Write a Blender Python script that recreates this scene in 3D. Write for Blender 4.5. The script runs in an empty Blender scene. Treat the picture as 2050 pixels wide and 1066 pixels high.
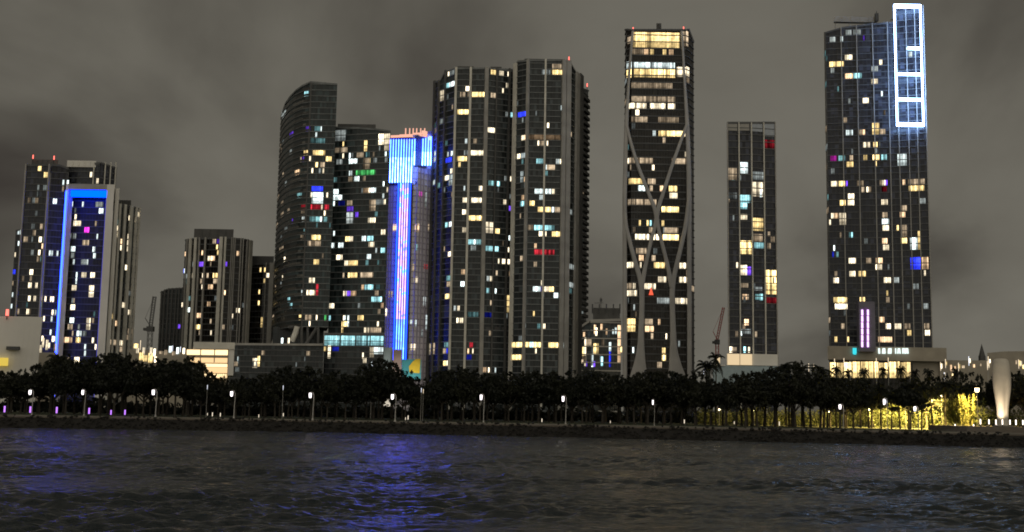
import bpy, math, random
import numpy as np
from mathutils import Matrix, Vector
random.seed(7)
rng = np.random.default_rng(11)
S = bpy.context.scene
COL = S.collection

# ------------------------------------------------------------------ camera
F = 2350.0                      # focal length in photo pixels (2050 wide)
CAM = Vector((0.0, 0.0, 4.2))
TH = math.atan(295 / F)
RO = 0.017
MROT = (Matrix.Rotation(math.pi / 2 + TH, 3, 'X') @ Matrix.Rotation(RO, 3, 'Z'))
cd = bpy.data.cameras.new('camera')
cam = bpy.data.objects.new('camera', cd)
COL.objects.link(cam)
cam.matrix_world = Matrix.Translation(CAM) @ MROT.to_4x4()
cd.sensor_width = 36
cd.lens = 36 * F / 2050
cd.clip_end = 20000
S.camera = cam


def ray(u, v):
    return MROT @ Vector(((u - 1025) / F, -(v - 533) / F, -1))


def at(u, v, Y):
    d = ray(u, v)
    return CAM + d * (Y / d.y)


def on_z(u, v, z):
    d = ray(u, v)
    return CAM + d * ((z - CAM.z) / d.z)


GZ = 2.2    # lawn level above the water

# ------------------------------------------------------------------ helpers


class MB:
    """collects faces of ONE mesh"""

    def __init__(self):
        self.v, self.f, self.m = [], [], []

    def face(self, pts, mi=0):
        n = len(self.v)
        self.v += [tuple(p) for p in pts]
        self.f.append(tuple(range(n, n + len(pts))))
        self.m.append(mi)

    def hexa(self, p, mi=0):
        """8 corners: bottom 4 ccw, top 4 ccw"""
        n = len(self.v)
        self.v += [tuple(q) for q in p]
        for q in ((3, 2, 1, 0), (4, 5, 6, 7), (0, 1, 5, 4), (1, 2, 6, 5), (2, 3, 7, 6), (3, 0, 4, 7)):
            self.f.append(tuple(n + i for i in q))
            self.m.append(mi)

    def box(self, x0, x1, y0, y1, z0, z1, mi=0):
        self.hexa([(x0, y0, z0), (x1, y0, z0), (x1, y1, z0), (x0, y1, z0),
                   (x0, y0, z1), (x1, y0, z1), (x1, y1, z1), (x0, y1, z1)], mi)

    def tube(self, pts, rad, n=8, mi=0, cap=True):
        """round tube through points, radius per point"""
        pts = [Vector(p) for p in pts]
        base = len(self.v)
        for i, p in enumerate(pts):
            a = pts[max(0, i - 1)]
            b = pts[min(len(pts) - 1, i + 1)]
            t = (b - a).normalized()
            s = Vector((0, 1, 0)) if abs(t.y) < .9 else Vector((1, 0, 0))
            e1 = t.cross(s).normalized()
            e2 = t.cross(e1)
            r = rad[i] if isinstance(rad, (list, tuple)) else rad
            for k in range(n):
                an = 2 * math.pi * k / n
                self.v.append(tuple(p + e1 * (r * math.cos(an)) + e2 * (r * math.sin(an))))
        for i in range(len(pts) - 1):
            for k in range(n):
                a = base + i * n + k
                b = base + i * n + (k + 1) % n
                self.f.append((a, b, b + n, a + n))
                self.m.append(mi)
        if cap:
            self.f.append(tuple(base + k for k in range(n))[::-1])
            self.m.append(mi)
            e = base + (len(pts) - 1) * n
            self.f.append(tuple(e + k for k in range(n)))
            self.m.append(mi)

    def build(self, name, mats, parent=None, loc=None, smooth=False):
        me = bpy.data.meshes.new(name)
        me.from_pydata(self.v, [], self.f)
        if not isinstance(mats, (list, tuple)):
            mats = [mats]
        for m in mats:
            me.materials.append(m)
        if len(mats) > 1:
            me.polygons.foreach_set('material_index', self.m)
        if smooth:
            me.polygons.foreach_set('use_smooth', [True] * len(self.f))
        me.update()
        o = bpy.data.objects.new(name, me)
        COL.objects.link(o)
        if parent is not None:
            o.parent = parent
        if loc is not None:
            o.location = loc
        return o


def tag(o, label=None, cat=None, group=None, kind=None):
    if label:
        o['label'] = label
    if cat:
        o['category'] = cat
    if group:
        o['group'] = group
    if kind:
        o['kind'] = kind
    return o


def empty(name, loc, label, cat, group=None):
    o = bpy.data.objects.new(name, None)
    o.empty_display_size = 1
    COL.objects.link(o)
    o.location = loc
    return tag(o, label, cat, group)


def copy_tree(o, parent=None):
    c = o.copy()
    COL.objects.link(c)
    if parent is not None:
        c.parent = parent
    for ch in list(o.children):
        copy_tree(ch, c)
    return c


# ------------------------------------------------------------------ materials
class NT:
    def __init__(self, mat):
        self.t = mat.node_tree
        self.t.nodes.clear()

    def n(self, kind, **kw):
        o = self.t.nodes.new(kind)
        for k, v in kw.items():
            if k.startswith('i_'):
                key = k[2:]
                o.inputs[int(key) if key.isdigit() else key.replace('_', ' ')].default_value = v
            else:
                setattr(o, k, v)
        return o

    def l(self, a, b):
        self.t.links.new(a, b)

    def math(self, op, a, b=None, c=None):
        o = self.t.nodes.new('ShaderNodeMath')
        o.operation = op
        for i, x in enumerate((a, b, c)):
            if x is None:
                continue
            if isinstance(x, (int, float)):
                o.inputs[i].default_value = x
            else:
                self.l(x, o.inputs[i])
        return o.outputs[0]

    def ramp(self, fac, stops, interp='LINEAR'):
        o = self.t.nodes.new('ShaderNodeValToRGB')
        cr = o.color_ramp
        cr.interpolation = interp
        while len(cr.elements) < len(stops):
            cr.elements.new(.5)
        for e, (p, c) in zip(cr.elements, stops):
            e.position = p
            e.color = c if len(c) == 4 else (*c, 1)
        self.l(fac, o.inputs[0])
        return o.outputs[0]


def mat(name):
    m = bpy.data.materials.new(name)
    m.use_nodes = True
    return m, NT(m)


def skewbox(mb, x0, x1, y0, y1, z0, z1, mi=0):
    """box sheared along the view ray so that its sides stay hidden"""
    s = (x0 + x1) / 2 / y0 * (y1 - y0)
    mb.hexa([(x0, y0, z0), (x1, y0, z0), (x1 + s, y1, z0), (x0 + s, y1, z0), (x0, y0, z1), (x1, y0, z1), (x1 + s, y1, z1), (x0 + s, y1, z1)], mi)


def plain(name, col, rough=.7, var=.25, scale=.6, metal=0.0, bump=0.0):
    m, t = mat(name)
    tc = t.n('ShaderNodeTexCoord')
    nz = t.n('ShaderNodeTexNoise', i_Scale=scale, i_Detail=5.0)
    t.l(tc.outputs['Object'], nz.inputs['Vector'])
    c0 = [max(0, x * (1 - var)) for x in col]
    c1 = [min(1, x * (1 + var)) for x in col]
    r = t.ramp(nz.outputs[0], [(.3, c0), (.7, c1)])
    b = t.n('ShaderNodeBsdfPrincipled', i_Roughness=rough, i_Metallic=metal)
    t.l(r, b.inputs['Base Color'])
    if bump:
        bp = t.n('ShaderNodeBump', i_Strength=bump, i_Distance=.1)
        t.l(nz.outputs[0], bp.inputs['Height'])
        t.l(bp.outputs[0], b.inputs['Normal'])
    o = t.n('ShaderNodeOutputMaterial')
    t.l(b.outputs[0], o.inputs[0])
    return m


def glassy(name, col, fh=3.4, pw=1.5, rough=.18, mull=(.055, .055, .055)):
    """curtain wall: panes of slightly different darkness between thin mullions"""
    m, t = mat(name)
    tc = t.n('ShaderNodeTexCoord')
    sp = t.n('ShaderNodeSeparateXYZ')
    t.l(tc.outputs['Object'], sp.inputs[0])
    h = t.math('ADD', sp.outputs[0], t.math('MULTIPLY', sp.outputs[1], .73))
    hx = t.math('DIVIDE', h, pw)
    hz = t.math('DIVIDE', sp.outputs[2], fh)
    cb = t.n('ShaderNodeCombineXYZ')
    t.l(t.math('FLOOR', hx), cb.inputs[0])
    t.l(t.math('FLOOR', hz), cb.inputs[1])
    wn = t.n('ShaderNodeTexWhiteNoise', noise_dimensions='2D')
    t.l(cb.outputs[0], wn.inputs['Vector'])
    pane = t.ramp(wn.outputs[0], [(0, [c * .45 for c in col]), (.75, col), (1, [c * 2.4 for c in col])])
    fx = t.math('FRACT', hx)
    line = t.math('LESS_THAN', fx, .1)
    mx = t.n('ShaderNodeMix', data_type='RGBA')
    t.l(line, mx.inputs[0])
    t.l(pane, mx.inputs[6])
    mx.inputs[7].default_value = (*mull, 1)
    b = t.n('ShaderNodeBsdfPrincipled')
    b.inputs['Specular IOR Level'].default_value = .28
    t.l(mx.outputs[2], b.inputs['Base Color'])
    t.l(t.math('ADD', t.math('MULTIPLY', wn.outputs[0], .25), rough), b.inputs['Roughness'])
    o = t.n('ShaderNodeOutputMaterial')
    t.l(b.outputs[0], o.inputs[0])
    return m


def emit(name, col, st, sampled=True):
    m, t = mat(name)
    e = t.n('ShaderNodeEmission', i_Color=(*col, 1), i_Strength=st)
    o = t.n('ShaderNodeOutputMaterial')
    t.l(e.outputs[0], o.inputs[0])
    if not sampled:
        m.cycles.emission_sampling = 'NONE'
    return m


# lit rooms: colour and brightness come from each window object's own colour
def lit_room():
    m, t = mat('lit_room_behind_glass')
    tc = t.n('ShaderNodeTexCoord')
    oi = t.n('ShaderNodeObjectInfo')
    sp = t.n('ShaderNodeSeparateXYZ')
    t.l(tc.outputs['Object'], sp.inputs[0])
    rnd = t.math('MULTIPLY', oi.outputs['Random'], 91.7)
    xs = t.math('ADD', t.math('MULTIPLY', sp.outputs[0], .9), rnd)
    cb = t.n('ShaderNodeCombineXYZ')
    t.l(t.math('FLOOR', xs), cb.inputs[0])
    t.l(t.math('FLOOR', rnd), cb.inputs[1])
    wn = t.n('ShaderNodeTexWhiteNoise', noise_dimensions='2D')
    t.l(cb.outputs[0], wn.inputs['Vector'])
    strip = t.ramp(wn.outputs[0], [(0, (.2,) * 3), (.25, (.6,) * 3), (.6, (.95,) * 3), (1, (1.45,) * 3)])
    mull = t.math('GREATER_THAN', t.math('FRACT', xs), .14)
    nz = t.n('ShaderNodeTexNoise', i_Scale=.55, i_Detail=2.0)
    t.l(tc.outputs['Object'], nz.inputs['Vector'])
    blot = t.ramp(nz.outputs[0], [(.3, (.55,) * 3), (.65, (1.25,) * 3)])
    # room light painted as a gradient: brighter towards the ceiling, dimmer below
    low = t.ramp(t.math('ADD', t.math('MULTIPLY', sp.outputs[2], .3), .5), [(.0, (.45,) * 3), (.45, (1,) * 3)])
    k = t.math('MULTIPLY', t.math('MULTIPLY', strip, blot), low)
    k = t.math('MULTIPLY', k, t.math('ADD', t.math('MULTIPLY', mull, .82), .18))
    k = t.math('MULTIPLY', k, t.math('MULTIPLY', oi.outputs['Alpha'], 8.0))
    e = t.n('ShaderNodeEmission')
    t.l(oi.outputs['Color'], e.inputs[0])
    t.l(k, e.inputs[1])
    o = t.n('ShaderNodeOutputMaterial')
    t.l(e.outputs[0], o.inputs[0])
    m.cycles.emission_sampling = 'NONE'
    return m


LIT = lit_room()
M = {}
M['conc'] = plain('pale_concrete', (.66, .63, .56), .75, .18, .15)
M['conc_mid'] = plain('grey_concrete', (.36, .345, .32), .75, .2, .15)
M['conc_dark'] = plain('dark_concrete', (.10, .098, .095), .75, .25, .15)
M['slab'] = plain('slab_edge', (.165, .175, .178), .7, .25, .2)
M['slab_dark'] = plain('dark_slab_edge', (.10, .102, .105), .7, .25, .2)
M['roof'] = plain('roof_gravel', (.08, .08, .08), .9, .3, .5)
M['glass'] = glassy('dark_curtain_wall', (.034, .041, .044), 3.4)
M['glass_green'] = glassy('green_tinted_curtain_wall', (.030, .043, .046), 3.4, 1.2)
M['glass_navy'] = glassy('navy_curtain_wall', (.030, .033, .046), 3.4, 1.6)
M['glass_brown'] = glassy('bronze_curtain_wall', (.014, .012, .010), 3.4, 1.5)
M['glass_sheer'] = glassy('pale_glass_of_curved_wall', (.075, .072, .066), 3.4, 1.1, .25)
M['white_wall'] = plain('white_render', (.74, .71, .66), .7, .08, .08)
M['steel'] = plain('galvanised_steel', (.30, .30, .30), .4, .15, 2.0, .6)
M['red_steel'] = plain('red_painted_steel', (.35, .06, .05), .5, .15, 2.0)
M['dark_steel'] = plain('dark_steel', (.06, .06, .06), .5, .15, 2.0)
M['bark'] = plain('bark', (.05, .042, .033), .9, .35, 3.0, bump=.4)

# ------------------------------------------------------------------ lit window colours
CODE = {'w': (1, .84, .58, 1.2), 'y': (1, .72, .30, 1.2), 'o': (1, .66, .38, 1.0), 'k': (.80, .93, .92, 1.15),
        'c': (.42, .86, .92, .95), 't': (.40, .85, .88, .22), 'd': (1, .76, .50, .32), 'e': (.85, .95, .92, .17),
        'p': (.22, .08, 1, .8), 'b': (.03, .05, 1, 1.1), 'm': (1, .05, .75, 1.1), 'r': (1, .05, .08, .27),
        'g': (.16, 1, .26, .38)}
CNAME = {'p': 'purple lit window', 'b': 'blue lit window', 'm': 'magenta lit window', 'r': 'red lit window',
         'g': 'green lit window', 'c': 'cyan lit window', 't': 'dim teal window', 'o': 'orange lit window'}


def parse(region, text):
    """region: origin of a photo crop and its enlargement -> photo pixel rectangles"""
    ox, oy, sc = region
    out = []
    for it in text.split(';'):
        q = it.split()
        if len(q) < 5:
            continue
        a, b, c, d = (float(z) for z in q[:4])
        code = q[4][0]
        mult = float(q[4][1:]) if len(q[4]) > 1 else 1.0
        out.append((ox + a / sc, oy + b / sc, ox + c / sc, oy + d / sc, code, mult))
    return out


class Tower:
    """a building whose street face is a polyline; front = [(u, Y, vtop)] left to right"""

    def __init__(s, name, label, cat, front, depth, wall, slab='slab', fh=3.4, z0=GZ, vref=700, slabs=True,
                 proud=.35, part='facade', root=None, thick=.45, inset=2.0):
        s.fh, s.z0, s.front = fh, z0, front
        s.P = [Vector((at(u, vref, Y).x, Y, 0)) for u, Y, vt in front]
        s.T = [at(u, vt, Y).z for u, Y, vt in front]
        s.vref = vref
        cx = sum(p.x for p in s.P) / len(s.P)
        cy = sum(p.y for p in s.P) / len(s.P) + depth * .5
        if root is None:
            root = empty(name, (cx, cy, GZ), label, cat)
        s.root = root
        s.o = Vector(root.location)
        s.cells = []
        s.nwin = 0
        mb = MB()
        o = s.o
        n = len(s.P)
        ctr = Vector((cx, cy, 0))
        B = []
        fy = sum(p.y for p in s.P) / len(s.P)
        for p in s.P:          # back sheared along the centre view ray, keeping side walls hidden
            B.append(Vector((p.x + cx / fy * depth, p.y + depth, 0)))
        L = lambda p, z: (p.x - o.x, p.y - o.y, z - o.z)
        for i in range(n - 1):
            a, b = s.P[i], s.P[i + 1]
            mb.face([L(a, z0), L(b, z0), L(b, s.T[i + 1]), L(a, s.T[i])], 0)
            c, d = B[i], B[i + 1]
            mb.face([L(d, z0), L(c, z0), L(c, s.T[i]), L(d, s.T[i + 1])], 0)
            mb.face([L(a, s.T[i]), L(b, s.T[i + 1]), L(d, s.T[i + 1]), L(c, s.T[i])], 2)
            if z0 > GZ + 1:
                mb.face([L(a, z0), L(c, z0), L(d, z0), L(b, z0)], 1)
        for i, fl in ((0, 0), (n - 1, 1)):
            a, c = s.P[i], B[i]
            q = [L(a, z0), L(a, s.T[i]), L(c, s.T[i]), L(c, z0)]
            mb.face(q[::-1] if fl else q, 0)
        if slabs:
            for i in range(n - 1):
                a, b = s.P[i], s.P[i + 1]
                nn = Vector((-(b - a).y, (b - a).x, 0)).normalized() * -1
                if nn.y > 0:
                    nn = -nn
                zmax = min(s.T[i], s.T[i + 1])
                k = 0
                while z0 + k * fh < zmax - .3:
                    z = z0 + k * fh
                    if k > 0 or z0 > GZ + 1:
                        a2, b2 = a + nn * proud, b + nn * proud
                        mb.face([L(a2, z), L(b2, z), L(b2, z + thick), L(a2, z + thick)], 1)
                        mb.face([L(a, z + thick), L(a2, z + thick), L(b2, z + thick), L(b, z + thick)], 1)
                        mb.face([L(a2, z), L(a, z), L(b, z), L(b2, z)], 1)
                    k += 1
                # parapet coping along the roof edge
                a2, b2 = a + nn * (proud + .1), b + nn * (proud + .1)
                mb.face([L(a2, s.T[i] - .7), L(b2, s.T[i + 1] - .7), L(b2, s.T[i + 1] + .35), L(a2, s.T[i] + .35)], 1)
                mb.face([L(a, s.T[i] + .35), L(a2, s.T[i] + .35), L(b2, s.T[i + 1] + .35), L(b, s.T[i + 1] + .35)], 1)
        s.body = mb.build(part, [M[wall], M[slab], M['roof']], root)

    def hit(s, u, v):
        """where a sight line meets the street face: segment index, parameter, point"""
        d = ray(u, v)
        best = None
        for i in range(len(s.P) - 1):
            a, b = s.P[i], s.P[i + 1]
            e = b - a
            den = d.x * e.y - d.y * e.x
            if abs(den) < 1e-9:
                continue
            t = (a.x * e.y - a.y * e.x) / den
            k = (a.x * d.y - a.y * d.x) / den
            lo = -9 if i == 0 else -1e-6
            hi = 9 if i == len(s.P) - 2 else 1 + 1e-6
            if lo <= k <= hi and (best is None or t < best[0]):
                best = (t, i, min(max(k, 0), 1))
        t, i, k = best
        p = s.P[i].lerp(s.P[i + 1], k)
        z = CAM.z + d.z * p.y / d.y
        return i, k, p, z

    def frame(s, i):
        a, b = s.P[i], s.P[i + 1]
        e = (b - a).normalized()
        nn = Vector((e.y, -e.x, 0))
        if nn.y > 0:
            nn = -nn
        return e, nn

    def pier(s, u0, u1, proud=.7, m='conc', vtop=None, vbot=None, name='pier', v=None):
        v = v or s.vref
        i, k, p, _ = s.hit((u0 + u1) / 2, v)
        e, nn = s.frame(i)
        _, _, p0, _ = s.hit(u0, v)
        _, _, p1, _ = s.hit(u1, v)
        zt = (s.T[i] * (1 - k) + s.T[i + 1] * k + .5) if vtop is None else at((u0 + u1) / 2, vtop, p.y).z
        zb = s.z0 if vbot is None else at((u0 + u1) / 2, vbot, p.y).z
        o = s.o
        mid = (p0 + p1) / 2
        w = max((p1 - p0).length, .5) / 2
        mb = MB()
        q = []
        for z in (zb, zt):
            for sx, sy in ((-1, 1), (1, 1), (1, -.25), (-1, -.25)):
                r = e * (w * sx) + nn * (proud * sy)
                q.append((r.x, r.y, z - zb))
        mb.hexa(q)
        return mb.build(name, M[m] if isinstance(m, str) else m, s.root, (mid.x - o.x, mid.y - o.y, zb - o.z))

    def box_on(s, u0, v0, u1, v1, proud, m, name='panel', back=.2):
        """a real box on the street face seen at photo rectangle u0..u1, v0..v1"""
        vc = (v0 + v1) / 2
        i, k, p, z1 = s.hit((u0 + u1) / 2, v0)
        e, nn = s.frame(i)
        z0 = s.hit((u0 + u1) / 2, v1)[3]
        p0, p1 = s.hit(u0, vc)[2], s.hit(u1, vc)[2]
        mid = (p0 + p1) / 2
        w = max((p1 - p0).length, .3) / 2
        mb = MB()
        q = []
        for z in (0, z1 - z0):
            for sx, sy in ((-1, proud), (1, proud), (1, -back), (-1, -back)):
                r = e * (w * sx) + nn * sy
                q.append((r.x, r.y, z))
        mb.hexa(q)
        o = s.o
        return mb.build(name, M[m] if isinstance(m, str) else m, s.root, (mid.x - o.x, mid.y - o.y, z0 - o.z))

    def window(s, u0, v0, u1, v1, code, mult=1.0, snap=True, name='lit_window', free=False):
        vc = (v0 + v1) / 2
        k0 = s.hit(u0, vc)
        k1 = s.hit(u1, vc)
        if k0[0] != k1[0] and not free and u1 - u0 > 6:      # a row that turns a corner: one window per face
            n = 10
            cut = [u0]
            last = k0[0]
            for q in range(1, n * 2 + 1):
                uq = u0 + (u1 - u0) * q / (2 * n)
                h = s.hit(uq, vc)[0]
                if h != last:
                    cut.append(uq)
                    last = h
            cut.append(u1)
            for x, y in zip(cut[:-1], cut[1:]):
                if y - x > 1.2:
                    s.window(x + .3, v0, y - .3, v1, code, mult, snap, name, True)
            return
        i, k, p, zc = s.hit((u0 + u1) / 2, vc)
        e, nn = s.frame(i)
        L = (s.P[i + 1] - s.P[i]).length
        a = k0[1] * L if k0[0] == i else (0 if k0[0] < i else L)
        b = k1[1] * L if k1[0] == i else (L if k1[0] > i else 0)
        a, b = min(a, b), max(a, b)
        if b - a < .75:
            c = (a + b) / 2
            a, b = c - .38, c + .38
        za, zb = s.hit((u0 + u1) / 2, v1)[3], s.hit((u0 + u1) / 2, v0)[3]
        if snap:
            nfl = max(1, int(round((zb - za) / s.fh - .2)))
            kk = round((zc - s.z0) / s.fh - nfl / 2)
            cell = (i, kk, a, b)
            for (ci, ck, ca, cb_) in s.cells:
                if ci == i and ck == kk and nfl == 1 and min(b, cb_) - max(a, ca) > .5 * (b - a):
                    kk += 1 if (zc - s.z0) / s.fh - .5 > kk else -1
                    break
            for q in range(nfl):
                s.cells.append((i, kk + q, a, b))
            za, zb = s.z0 + kk * s.fh + .5, s.z0 + (kk + nfl) * s.fh - .12
        zlim = s.T[i] + (s.T[i + 1] - s.T[i]) * ((a + b) / 2 / L)
        if not free:
            zb = min(zb, zlim - .4)
        if zb - za < .6:
            return None
        s.nwin += 1
        pr = .10 + .012 * (s.nwin % 13)
        w, h = (b - a) / 2, (zb - za) / 2
        mb = MB()
        mb.box(-w, w, -pr, .05, -h, h)
        q = s.P[i] + e * ((a + b) / 2)
        ob = mb.build(name, LIT, s.root, (q.x - s.o.x, q.y - s.o.y, (za + zb) / 2 - s.o.z))
        ob.rotation_euler.z = math.atan2(e.y, e.x)
        c = CODE[code]
        ob.color = (c[0], c[1], c[2], c[3] * mult / 4 * random.uniform(.85, 1.15))
        if code in CNAME:
            ob['label'] = CNAME[code]
        return ob

    def windows(s, region, text, **kw):
        for r in parse(region, text):
            s.window(*r, **kw)

    def random_dim(s, n, v0, v1, seed):
        r = random.Random(seed)
        for _ in range(n):
            i = r.randrange(len(s.P) - 1)
            u0, u1 = s.front[i][0], s.front[i + 1][0]
            u = r.uniform(u0, u1)
            v = r.uniform(v0, v1)
            u += (700 - v) * (1330 - u) * 5.2e-5
            w = r.choice((2, 3, 5, 7))
            s.window(u - w / 2, v, u + w / 2, v + 11, r.choice('eedtd'), r.uniform(.3, .9))

# ================================================================== BUILDINGS
def roof_box(T, u0, u1, v0, vb, Y, depth, m, name='roof_block', v=None):
    """plant room or parapet block standing on a roof"""
    vm = vb
    a, b = at(u0, vm, Y), at(u1, vm, Y)
    zt, zb = at((u0 + u1) / 2, v0, Y).z, at((u0 + u1) / 2, vb, Y).z
    mb = MB()
    skewbox(mb, a.x, b.x, Y, Y + depth, zb - 1.0, zt)
    for q in range(1, 5):      # louvre ribs
        x = a.x + (b.x - a.x) * q / 5
        mb.box(x - .2, x + .2, Y - .3, Y - .002, zb - .4, zt - .5)
    ob = mb.build(name, M[m], T.root)
    ob.location = (-T.o.x, -T.o.y, -T.o.z)
    return ob


def beacon(T, u, v, Y, h=3.0, name='aviation_light'):
    p = at(u, v, Y)
    mb = MB()
    mb.tube([(0, 0, -h), (0, 0, 0)], .18, 6)
    mast = mb.build('mast', M['dark_steel'], T.root, (p.x - T.o.x, p.y - T.o.y, p.z - T.o.z))
    mb = MB()
    mb.tube([(0, 0, 0), (0, 0, 2.0)], [.32, .28], 8)
    mb.build(name, M['red_lamp'], mast)


M['red_lamp'] = emit('red_beacon_glass', (1, .16, .12), 2.6, False)
M['led_blue'] = emit('blue_led_line', (.014, .05, 1), 12)
M['led_bar'] = emit('blue_led_bar', (.0, .024, 1), 10)
M['edge_wash'] = emit('deep_blue_edge_wash', (.01, .02, 1), .6)
M['white_sign'] = emit('white_sign_tube', (.32, .54, 1), 20)
M['purple_neon'] = emit('purple_neon_tube', (.85, .50, 1), 2.2, False)
M['panel_purple'] = plain('violet_panel', (.22, .10, .35), .5, .15)
M['plum'] = plain('plum_grey_concrete', (.48, .44, .52), .7, .15, .15)
M['plum_pale'] = plain('pale_plum_render', (.82, .78, .84), .7, .12, .12)
M['plum_dark'] = plain('dark_plum_concrete', (.16, .15, .19), .7, .2, .15)
M['tan'] = plain('tan_concrete', (.34, .30, .24), .75, .15, .15)
M['glass_plum'] = glassy('plum_curtain_wall', (.26, .24, .29), 3.4, 1.1, .4, (.4, .38, .44))
M['glass_wash'] = glassy('satin_curtain_wall', (.022, .022, .026), 3.4, 1.6, .35)

# ---- far-left slim tower
T = Tower('apartment_tower', 'slim dark tower at the left edge, half hidden behind the blue framed tower', 'tower',
          [(15, 690, 462), (24, 690, 460), (33, 700, 460)], 18, 'glass_navy', 'slab_dark')
T.windows((20, 300, 5.075), "75 815 92 870 k; 98 815 116 870 k; 80 950 95 1020 k")
T.windows((10, 490, 4.264), "62 180 90 250 b1.2; 62 400 73 450 k; 50 480 62 540 k; 60 330 70 365 d; 80 90 90 130 w.6")

# ---- framed tower with blue light lines
T = Tower('framed_tower', 'dark tower with a pale concrete portal frame outlined in blue light', 'tower',
          [(26, 600, 331), (76.5, 600, 330)], 34, 'glass_navy', 'slab_dark')
R0 = T.root
T.pier(25.5, 28.5, .9, 'conc_mid')
T.pier(74, 79.5, 1.2, 'conc_mid', vtop=329)
T.windows((20, 300, 5.075), "285 155 318 260 y1.2; 345 200 383 310 y1.2; 340 350 375 390 e; 275 395 295 435 e; 180 530 205 560 d.6; 255 525 285 560 d.6; 258 600 280 650 e; 305 775 332 825 d; 230 855 258 910 d; 297 865 322 925 w; 140 905 160 950 d;165 915 178 950 d; 322 955 342 1012 o; 285 990 312 1060 w")
T.windows((10, 490, 4.264), "222 60 242 130 e; 210 195 240 265 w; 215 262 230 290 d; 148 245 163 295 d; 200 310 228 360 w; 260 310 278 365 w; 200 400 220 485 w; 243 440 262 525 w.5; 185 545 205 600 w; 230 865 282 920 y1.2; 110 555 120 590 d; 310 440 318 480 d")
roof_box(T, 63, 116, 320, 331, 612, 16, 'conc_dark')
beacon(T, 66, 318, 610, 4)
beacon(T, 108, 320, 610, 4)
T.random_dim(14, 345, 680, 1)
# wing washed by the blue line
W2 = Tower(None, None, None, [(78.5, 600.5, 330), (96, 602, 331), (114, 603, 338)], 30, 'glass_wash', 'slab_dark', root=R0, part='wing_facade')
W2.windows((20, 300, 5.075), "535 280 552 340 k; 597 290 608 345 k; 530 360 547 425 d; 458 530 472 585 k; 440 540 448 575 k; 400 1015 410 1055 k.6; 425 1015 433 1055 k.6; 478 1020 487 1055 k.6")
W2.windows((10, 490, 4.264), "340 435 352 485 w;383 445 398 495 w; 405 410 420 500 w; 398 560 412 610 w;427 565 436 600 k.6;325 615 338 670 w;392 630 402 680 k; 383 740 394 790 k; 312 790 325 845 w; 355 815 385 875 w1.2; 400 805 428 868 w1.2; 300 865 315 920 w")
# recessed glass inside the frame
W3 = Tower(None, None, None, [(118.5, 609, 376), (157, 609, 374), (193.5, 609, 372)], 24, 'glass_wash', 'slab_dark', root=R0, part='recessed_facade')
W3.windows((20, 300, 5.075), "622 500 640 570 k; 735 520 748 580 k; 660 630 677 682 w; 645 715 725 780 w.6 ; 755 803 803 860 m; 755 885 805 960 d; 640 865 670 920 e; 870 550 945 600 e; 905 600 948 682 k; 865 735 880 785 d; 880 870 890 920 k; 840 955 865 1060 k; 620 990 662 1045 k.6")
W3.windows((10, 490, 4.264), "568 20 598 85 e; 650 115 712 155 e2;580 150 592 190 k.6; 755 30 775 120 k; 650 245 695 310 w; 605 255 617 350 k; 730 245 765 305 w; 718 340 757 465 w.6; 570 368 608 430 w; 560 490 598 550 w;555 600 590 660 k; 695 645 728 745 w; 742 645 758 700 d; 535 700 575 735 d; 500 780 572 870 o.7; 610 760 655 805 k; 603 812 643 865 y; 680 825 692 880 k; 742 812 758 885 w;768 815 780 885 w; 675 905 690 955 k; 590 965 632 1035 w; 525 945 555 985 d")
W3.random_dim(10, 400, 690, 5)
# upper crown block behind the lintel
W4 = Tower(None, None, None, [(114.5, 608, 329), (150, 607, 329), (178, 606, 326), (212, 612, 337)], 22, 'glass_navy', 'slab_dark', root=R0, part='crown_facade', z0=at(150, 372, 606).z - 6)
for u in (166, 188, 199, 209.5):
    W4.pier(u - .5, u + .5, .5, 'conc', vtop=325)
W4.windows((20, 300, 5.075), "812 258 832 310 w; 880 262 900 325 w")
roof_box(W4, 134, 192, 322, 331, 606, 14, 'white_wall', 'roof_canopy')


def world_box(name, m, root, u0, u1, v0, v1, Y0, Y1, vr=None):
    """box between photo edges, with real depth Y0..Y1"""
    vr = vr or (v0 + v1) / 2
    a, b = at(u0, vr, Y0), at(u1, vr, Y0)
    zt, zb = at((u0 + u1) / 2, v0, Y0).z, at((u0 + u1) / 2, v1, Y0).z
    mb = MB()
    w = (b.x - a.x) / 2
    s = (a.x + b.x) / 2 / Y0 * (Y1 - Y0)
    h, dd = zt - zb, Y1 - Y0
    mb.hexa([(-w, 0, 0), (w, 0, 0), (w + s, dd, 0), (s - w, dd, 0), (-w, 0, h), (w, 0, h), (w + s, dd, h), (s - w, dd, h)])
    o = root.location if root else Vector((0, 0, 0))
    return mb.build(name, M[m] if isinstance(m, str) else m, root, ((a.x + b.x) / 2 - o.x, Y0 - o.y, zb - o.z))


zt = at(180, 369, 599).z
xl, xr0, xr1 = at(117, 700, 599).x, at(194.5, 700, 599).x, at(209.5, 700, 599).x
mb = MB()
skewbox(mb, xr0, xr1, 599, 612, GZ, zt)
skewbox(mb, xr1 - 1.0, xr1 + 1.0, 604, 616, GZ, zt - 1)
for k in range(20):
    z = GZ + 4 + k * 4.4
    mb.box(xr0 + .6, xr1 - .6, 598.96, 598.99, z, z + .12)
fr = mb.build('frame_pier', M['white_wall'], R0)
fr.location = -Vector(R0.location)
mb = MB()
mb.box(xl - .3, xr0 - .004, 599, 606, at(180, 380, 599).z, zt)
fr = mb.build('frame_lintel', M['conc_mid'], R0)
fr.location = -Vector(R0.location)
mb = MB()
mb.box(xl - 1.6, xl - .35, 599.3, 606, GZ, zt)
fr = mb.build('frame_post', M['white_wall'], R0)
fr.location = -Vector(R0.location)
o3 = -Vector(R0.location)
mb = MB()
mb.box(xl - 1.0, xl - .5, 597.2, 598.2, GZ + 3, at(140, 384, 599).z)
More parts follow.
